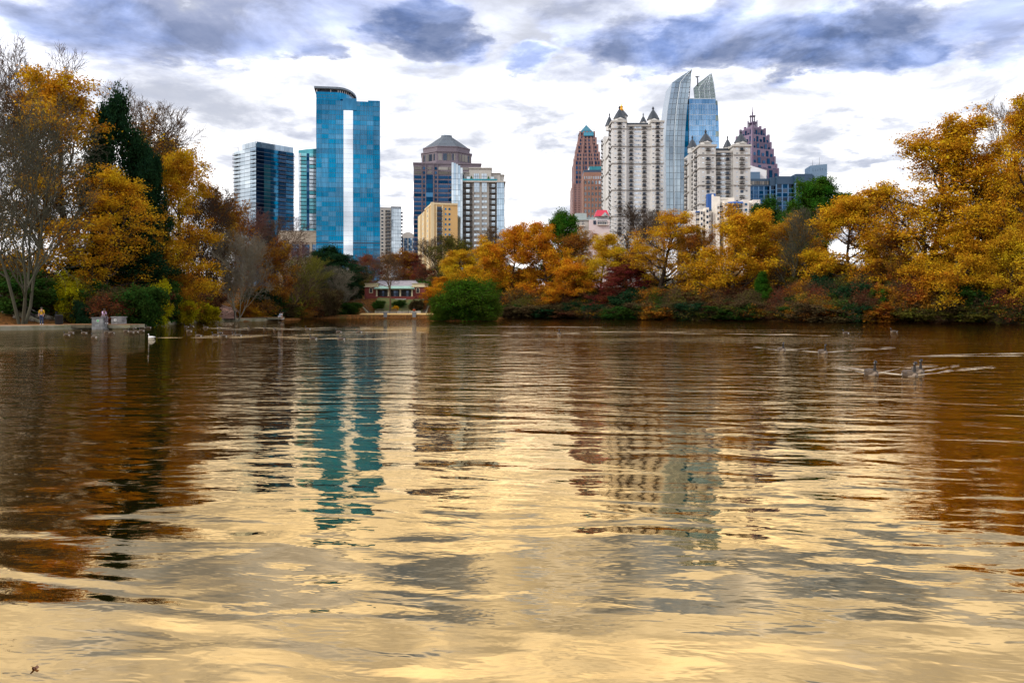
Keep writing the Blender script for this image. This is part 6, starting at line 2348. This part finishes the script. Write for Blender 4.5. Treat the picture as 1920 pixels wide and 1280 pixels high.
person('walker in a yellow t-shirt and blue jeans with a backpack', (X(78, 86.5), 86.5, .46), 0.25, stand(), 'yellow_cloth', 'denim', 'skin1', pack='black_cloth', scale=1.04)
sp = sit(.06, .68)
person('person in pale pink top and grey trousers sitting on a stone pillar', (X(193.5, 86.0), 86.0, 1.24), math.radians(68), sp, 'pink_cloth', 'grey_cloth', 'skin2', pack=None)
person('person in white top bending forward on the far dock', (-37.95, 139.6, .60), math.radians(90), sit(.26, .42), 'white_cloth', 'tan_cloth', 'skin1', bare_legs=True)
person('person with bare legs dangling from the far dock beside another', (-37.90, 138.75, .60), math.radians(90), sit(.14, .42), 'blue_cloth', 'white_cloth', 'skin1', bare_legs=True)
person('person in orange sitting on the bathhouse promenade', (X(776.5, 170.4), 170.4, 1.22), 0.1, sit(.05, .40), 'orange_cloth', 'black_cloth', 'skin2')
o = empty('seat_block', (X(776.5, 170.4), 170.65, .60))
tag(o, 'low stone block under the person in orange', 'block')
piece('block', o, M['stone'], -.4, .4, -.3, .4, -.05, .57)
piece('block_cap', o, M['paleconc'], -.44, .44, -.33, .43, .57, .62)


# ------------------------------------------------------------------ geese
M['g_body'] = pbr('goose_brown', (0.06, 0.040, 0.025), 0.85, var=0.5, nscale=9.0, col2=(0.115, 0.078, 0.05))
M['g_breast'] = pbr('goose_breast', (0.24, 0.18, 0.13), 0.85, var=0.2, nscale=9.0)
M['g_black'] = pbr('goose_black', (0.012, 0.011, 0.012), 0.6, var=0.0)
M['g_white'] = pbr('goose_white', (0.78, 0.76, 0.72), 0.8, var=0.1)
M['g_beak'] = pbr('goose_orange_beak', (0.60, 0.20, 0.03), 0.5, var=0.0)


def ring_body(secs, n=12):
    v = []
    for x, zc, ry, rz in secs:
        for i in range(n):
            a = 2 * math.pi * i / n
            v.append((x, ry * math.cos(a), zc + rz * math.sin(a)))
    m = len(secs)
    f = [(j * n + i, j * n + (i + 1) % n, (j + 1) * n + (i + 1) % n, (j + 1) * n + i) for j in range(m - 1) for i in range(n)]
    f += [tuple(range(n)), tuple(range((m - 1) * n, m * n))[::-1]]
    return v, f


def path_tube(pts, rad, n=8):
    v, f = [], []
    for k, (p, r) in enumerate(zip(pts, rad)):
        a = Vector(pts[max(k - 1, 0)])
        b_ = Vector(pts[min(k + 1, len(pts) - 1)])
        d = (b_ - a).normalized()
        s_ = Vector((0, 1, 0))
        u = d.cross(s_).normalized()
        for i in range(n):
            an = 2 * math.pi * i / n
            v.append(tuple(Vector(p) + s_ * (r * math.cos(an)) + u * (r * math.sin(an))))
    m = len(pts)
    f = [(j * n + i, j * n + (i + 1) % n, (j + 1) * n + (i + 1) % n, (j + 1) * n + i) for j in range(m - 1) for i in range(n)]
    f += [tuple(range(n)), tuple(range((m - 1) * n, m * n))[::-1]]
    return v, f


def goose_meshes():
    out = {}
    # heading +x, waterline z = 0
    secs = [(.30, .07, .02, .03), (.27, .08, .09, .10), (.20, .08, .135, .14), (.05, .08, .165, .155), (-.12, .085, .16, .145), (-.28, .10, .12, .11), (-.40, .125, .07, .06), (-.50, .14, .02, .02)]
    v, f = ring_body(secs)
    out['body'] = mesh('goose_body', v, f, M['g_body'], True)
    out['body_white'] = mesh('white_goose_body', v, f, M['g_white'], True)
    v, f = ring_body([(.315, .06, .02, .03), (.285, .06, .085, .09), (.22, .045, .132, .11), (.12, .02, .155, .10)])
    out['breast'] = mesh('goose_breast', v, f, M['g_breast'], True)
    v, f = ring_body([(-.27, .045, .125, .075), (-.36, .07, .09, .05), (-.44, .10, .045, .03)])
    out['rump'] = mesh('goose_rump', v, f, M['g_white'], True)
    pts = [(.20, 0, .15), (.245, 0, .24), (.245, 0, .34), (.25, 0, .42), (.28, 0, .46), (.325, 0, .46), (.35, 0, .45)]
    v, f = path_tube(pts, [.06, .045, .036, .036, .045, .040, .022])
    out['neck'] = mesh('goose_neck', v, f, M['g_black'], True)
    out['neck_white'] = mesh('white_goose_neck', v, f, M['g_white'], True)
    v, f = path_tube([(.34, 0, .452), (.40, 0, .44), (.415, 0, .437)], [.018, .013, .006], 6)
    out['beak'] = mesh('goose_beak', v, f, M['g_black'], True)
    out['beak_white'] = mesh('white_goose_beak', v, f, M['g_beak'], True)
    v, f = ring_body([(.262, .425, .036, .012), (.278, .435, .0475, .026), (.295, .44, .0445, .022), (.305, .445, .03, .01)], 10)
    out['cheek_patch'] = mesh('goose_cheek', v, f, M['g_white'], True)
    v, f = ring_body([(.10, .13, .172, .04), (-.1, .15, .175, .07), (-.3, .16, .115, .05), (-.46, .165, .04, .015)], 10)
    out['wings'] = mesh('goose_wings', v, f, M['g_body'], True)
    return out


GM = goose_meshes()


def goose(px, py, head, label, group, white=False, s=1.0):
    D = DW(py)
    r = empty('white_goose' if white else 'goose', (X(px, D), D, -.03), head)
    r.scale = (s,) * 3
    tag(r, label, 'goose', group)
    for nm in ('body', 'breast', 'rump', 'neck', 'beak', 'cheek_patch', 'wings'):
        if white and nm in ('breast', 'rump', 'cheek_patch', 'wings'):
            continue
        link(bpy.data.objects.new(nm, GM[nm + '_white' if white and nm in ('body', 'neck', 'beak') else nm]), r)
    return r


PI = math.pi
ORD = ['first', 'second', 'third', 'fourth', 'fifth', 'sixth', 'seventh', 'eighth', 'ninth', 'tenth', 'eleventh', 'twelfth', 'thirteenth', 'fourteenth']
flocks = [
    ('resting geese by the stone pillars', 'goose from the left among those resting by the stone pillars',
     [(124.5, 628, PI), (133, 624, PI), (157, 624.5, PI), (176, 632.5, PI * .9), (200, 623.2, PI), (208.5, 624, PI * 1.05), (236, 621, PI), (245.5, 623, PI), (254.5, 622, PI * .95),
      (265, 620, PI), (267.5, 614, PI), (278, 614.3, PI * 1.1), (251, 614.6, PI)]),
    ('geese swimming in file past the far dock', 'goose from the left in the far file swimming past the docks',
     [(349, 613, PI * 1.1), (354, 621, PI), (359, 612, PI), (385, 614, PI * 1.2), (410, 614.5, PI * 1.3), (466, 615.5, -PI / 2), (495.5, 616, -PI / 2), (514.5, 618, -PI / 2), (577, 617, PI)]),
    ('geese leading the bright wakes left of the tower reflection', 'goose from the left in the nearer file of the left flock',
     [(371.6, 630, PI), (402.5, 629.5, PI * 1.2), (412, 624.5, PI * 1.3), (418, 630.5, PI * 1.1), (440, 629, PI), (446, 629.4, PI * 1.05)]),
    ('geese crossing the tower reflection', 'goose from the left of the four crossing the blue tower reflection',
     [(586.5, 635, PI), (639, 636, PI), (634.6, 622.4, PI), (672.5, 622.6, PI)]),
]
for gp, ph, lst in flocks:
    order = sorted(range(len(lst)), key=lambda i: lst[i][0])
    for rank, i in enumerate(order):
        px, py, hd = lst[i]
        goose(px, py, hd, ORD[rank] + ' ' + ph, gp, s=0.72)
goose(283, 633, PI, 'white goose with an orange beak trailing a thin wake', None, True, 0.65)
goose(1048, 627, -PI / 2, 'lone distant goose in the middle of the lake', None)
goose(1585, 624.5, PI, 'pale far goose near the right shore, left of the pair', 'geese near the right shore', s=0.72)
goose(1675, 622.5, PI, 'pale far goose near the right shore, right of the pair', 'geese near the right shore', s=0.85)
goose(1466, 657.5, -PI / 2, 'goose swimming towards us, farther left of two in mid lake', 'geese swimming towards the camera')
goose(1543, 662, -PI / 2 + .1, 'goose swimming towards us, nearer right of two in mid lake', 'geese swimming towards the camera')
goose(1634, 703, -PI / 2, 'leftmost of the three nearest geese', 'geese swimming towards the camera', s=1.08)
goose(1707, 705.5, -PI / 2 + .05, 'foremost of the three nearest geese, in the middle', 'geese swimming towards the camera', s=1.08)
goose(1721, 698.5, -PI / 2 - .1, 'rearmost and rightmost of the three nearest geese', 'geese swimming towards the camera', s=1.05)


# ------------------------------------------------------------------ wakes: low ridges of water behind the birds
def ridge(name, pts, w, h, seed, seg=0.35, gap=1.0):
    """a broken train of low ridges along a polyline of photo points (px, py) on the water"""
    rg_ = random.Random(seed)
    g = G()
    P = [Vector((X(a, DW(b_)), DW(b_), 0)) for a, b_ in pts]
    for a, b_ in zip(P, P[1:]):
        L = (b_ - a).length
        u = (b_ - a).normalized()
        nv = Vector((-u.y, u.x, 0))
        s_ = 0.0
        while s_ < L:
            ln = seg * rg_.uniform(2.0, 6.0)
            e = min(L, s_ + ln)
            off = nv * rg_.gauss(0, w * 1.6)
            m = 5
            ring = []
            for k in range(m + 1):
                f_ = k / m
                c = a + u * (s_ + (e - s_) * f_) + off
                hh = h * math.sin(PI * f_) * rg_.uniform(.7, 1.2)
                ww = w * (.15 + .85 * math.sin(PI * f_) ** .6)
                ring.append([tuple(c - nv * ww - Vector((0, 0, .012))), tuple(c - nv * ww * .4 + Vector((0, 0, hh * .75))), tuple(c + Vector((0, 0, hh))),
                             tuple(c + nv * ww * .4 + Vector((0, 0, hh * .75))), tuple(c + nv * ww - Vector((0, 0, .012)))])
            v = [q for rr in ring for q in rr]
            f = [(k * 5 + j, k * 5 + j + 1, k * 5 + 6 + j, k * 5 + 5 + j) for k in range(m) for j in range(4)]
            g.add(v, f)
            s_ = e + seg * rg_.uniform(.1, .9) * gap
    return g


wk = G()
WAKES = [([(1707, 704), (1640, 697), (1570, 686)], .10, .05), ([(1710, 704), (1790, 694), (1868, 688)], .10, .05), ([(1634, 702), (1690, 690), (1760, 686)], .09, .04),
         ([(1634, 702), (1600, 694), (1560, 688)], .08, .04), ([(1720, 697), (1780, 688), (1800, 685)], .08, .04),
         ([(1543, 661), (1600, 656), (1680, 652)], .11, .045), ([(1543, 661), (1500, 657), (1450, 653)], .11, .045), ([(1466, 657), (1410, 650)], .1, .04), ([(1466, 657), (1530, 651)], .1, .04),
         ([(290, 633), (345, 632.6)], .10, .05), ([(355, 632.8), (420, 632.2), (560, 631.5)], .16, .06), ([(372, 630), (470, 628)], .13, .05), ([(440, 629.6), (560, 627.5), (700, 626)], .15, .05),
         ([(520, 634.5), (640, 633)], .14, .05), ([(586, 635.5), (700, 633), (790, 632)], .14, .05), ([(640, 636.5), (760, 634.5)], .14, .05),
         ([(385, 615.5), (470, 614.5), (700, 614.2)], .2, .06), ([(410, 617.5), (600, 617)], .2, .06), ([(577, 618), (780, 616.5)], .2, .06), ([(634, 623), (780, 621)], .18, .06), ([(672, 623), (800, 622.4)], .18, .06),
         ([(940, 624.5), (1090, 624.8)], .2, .055), ([(930, 612), (1130, 613)], .2, .05), ([(860, 628), (960, 629)], .18, .05), ([(1100, 622), (1290, 623)], .2, .055), ([(1260, 625), (1500, 626.5)], .2, .055),
         ([(1740, 666), (1860, 663), (1930, 662)], .16, .05), ([(1700, 668), (1920, 666.5)], .16, .05), ([(940, 660), (1085, 661)], .14, .045), ([(1420, 627), (1560, 629)], .18, .05)]
for i, (pts, w_, h_) in enumerate(WAKES):
    nearby = i < 9
    for k in range(3 if nearby else 4):
        dy = k * (1.1 if nearby else .35)
        g = ridge('wake', [(a, b_ + (dy if j else 0) * (1 if k % 2 else -1)) for j, (a, b_) in enumerate(pts)], w_ * (.14 if k == 0 else .09) * (1 if nearby else .6),
                  h_ * (.14 if k == 0 else .08) * (1 if nearby else .7), i + 60 * k, .7 if nearby else .8, (.4 if k == 0 else 3.0) if nearby else 4.0)
        wk.add(g.v, g.f)
o = wk.build('wake_ripples', M['water'], None, True)
tag(o, 'bright broken wakes trailing behind the swimming geese', 'wake', None, 'stuff')

# leaves drifting on the near water
lf = pbr('wet_fallen_leaf', (0.16, 0.055, 0.012), 0.4, var=0.3, nscale=20)
for i, (px, py, s_, lab) in enumerate([(65, 1253, .022, 'fallen brown leaf floating at the near left corner')]):
    D = DW(py)
    g = G()
    v = [(0, 0, .012)] + [(s_ * (1 + .35 * math.cos(5 * a)) * math.cos(a), s_ * (1 + .35 * math.cos(5 * a)) * math.sin(a) * .7, .010 + .012 * math.sin(2 * a)) for a in [6.283 * k / 20 for k in range(20)]]
    g.add(v, [(0, 1 + k, 1 + (k + 1) % 20) for k in range(20)])
    o = g.build('floating_leaf', lf)
    o.location = (X(px, D), D, 0)
    o.rotation_euler = (0, 0, i * 1.3)
    tag(o, lab, 'leaf')
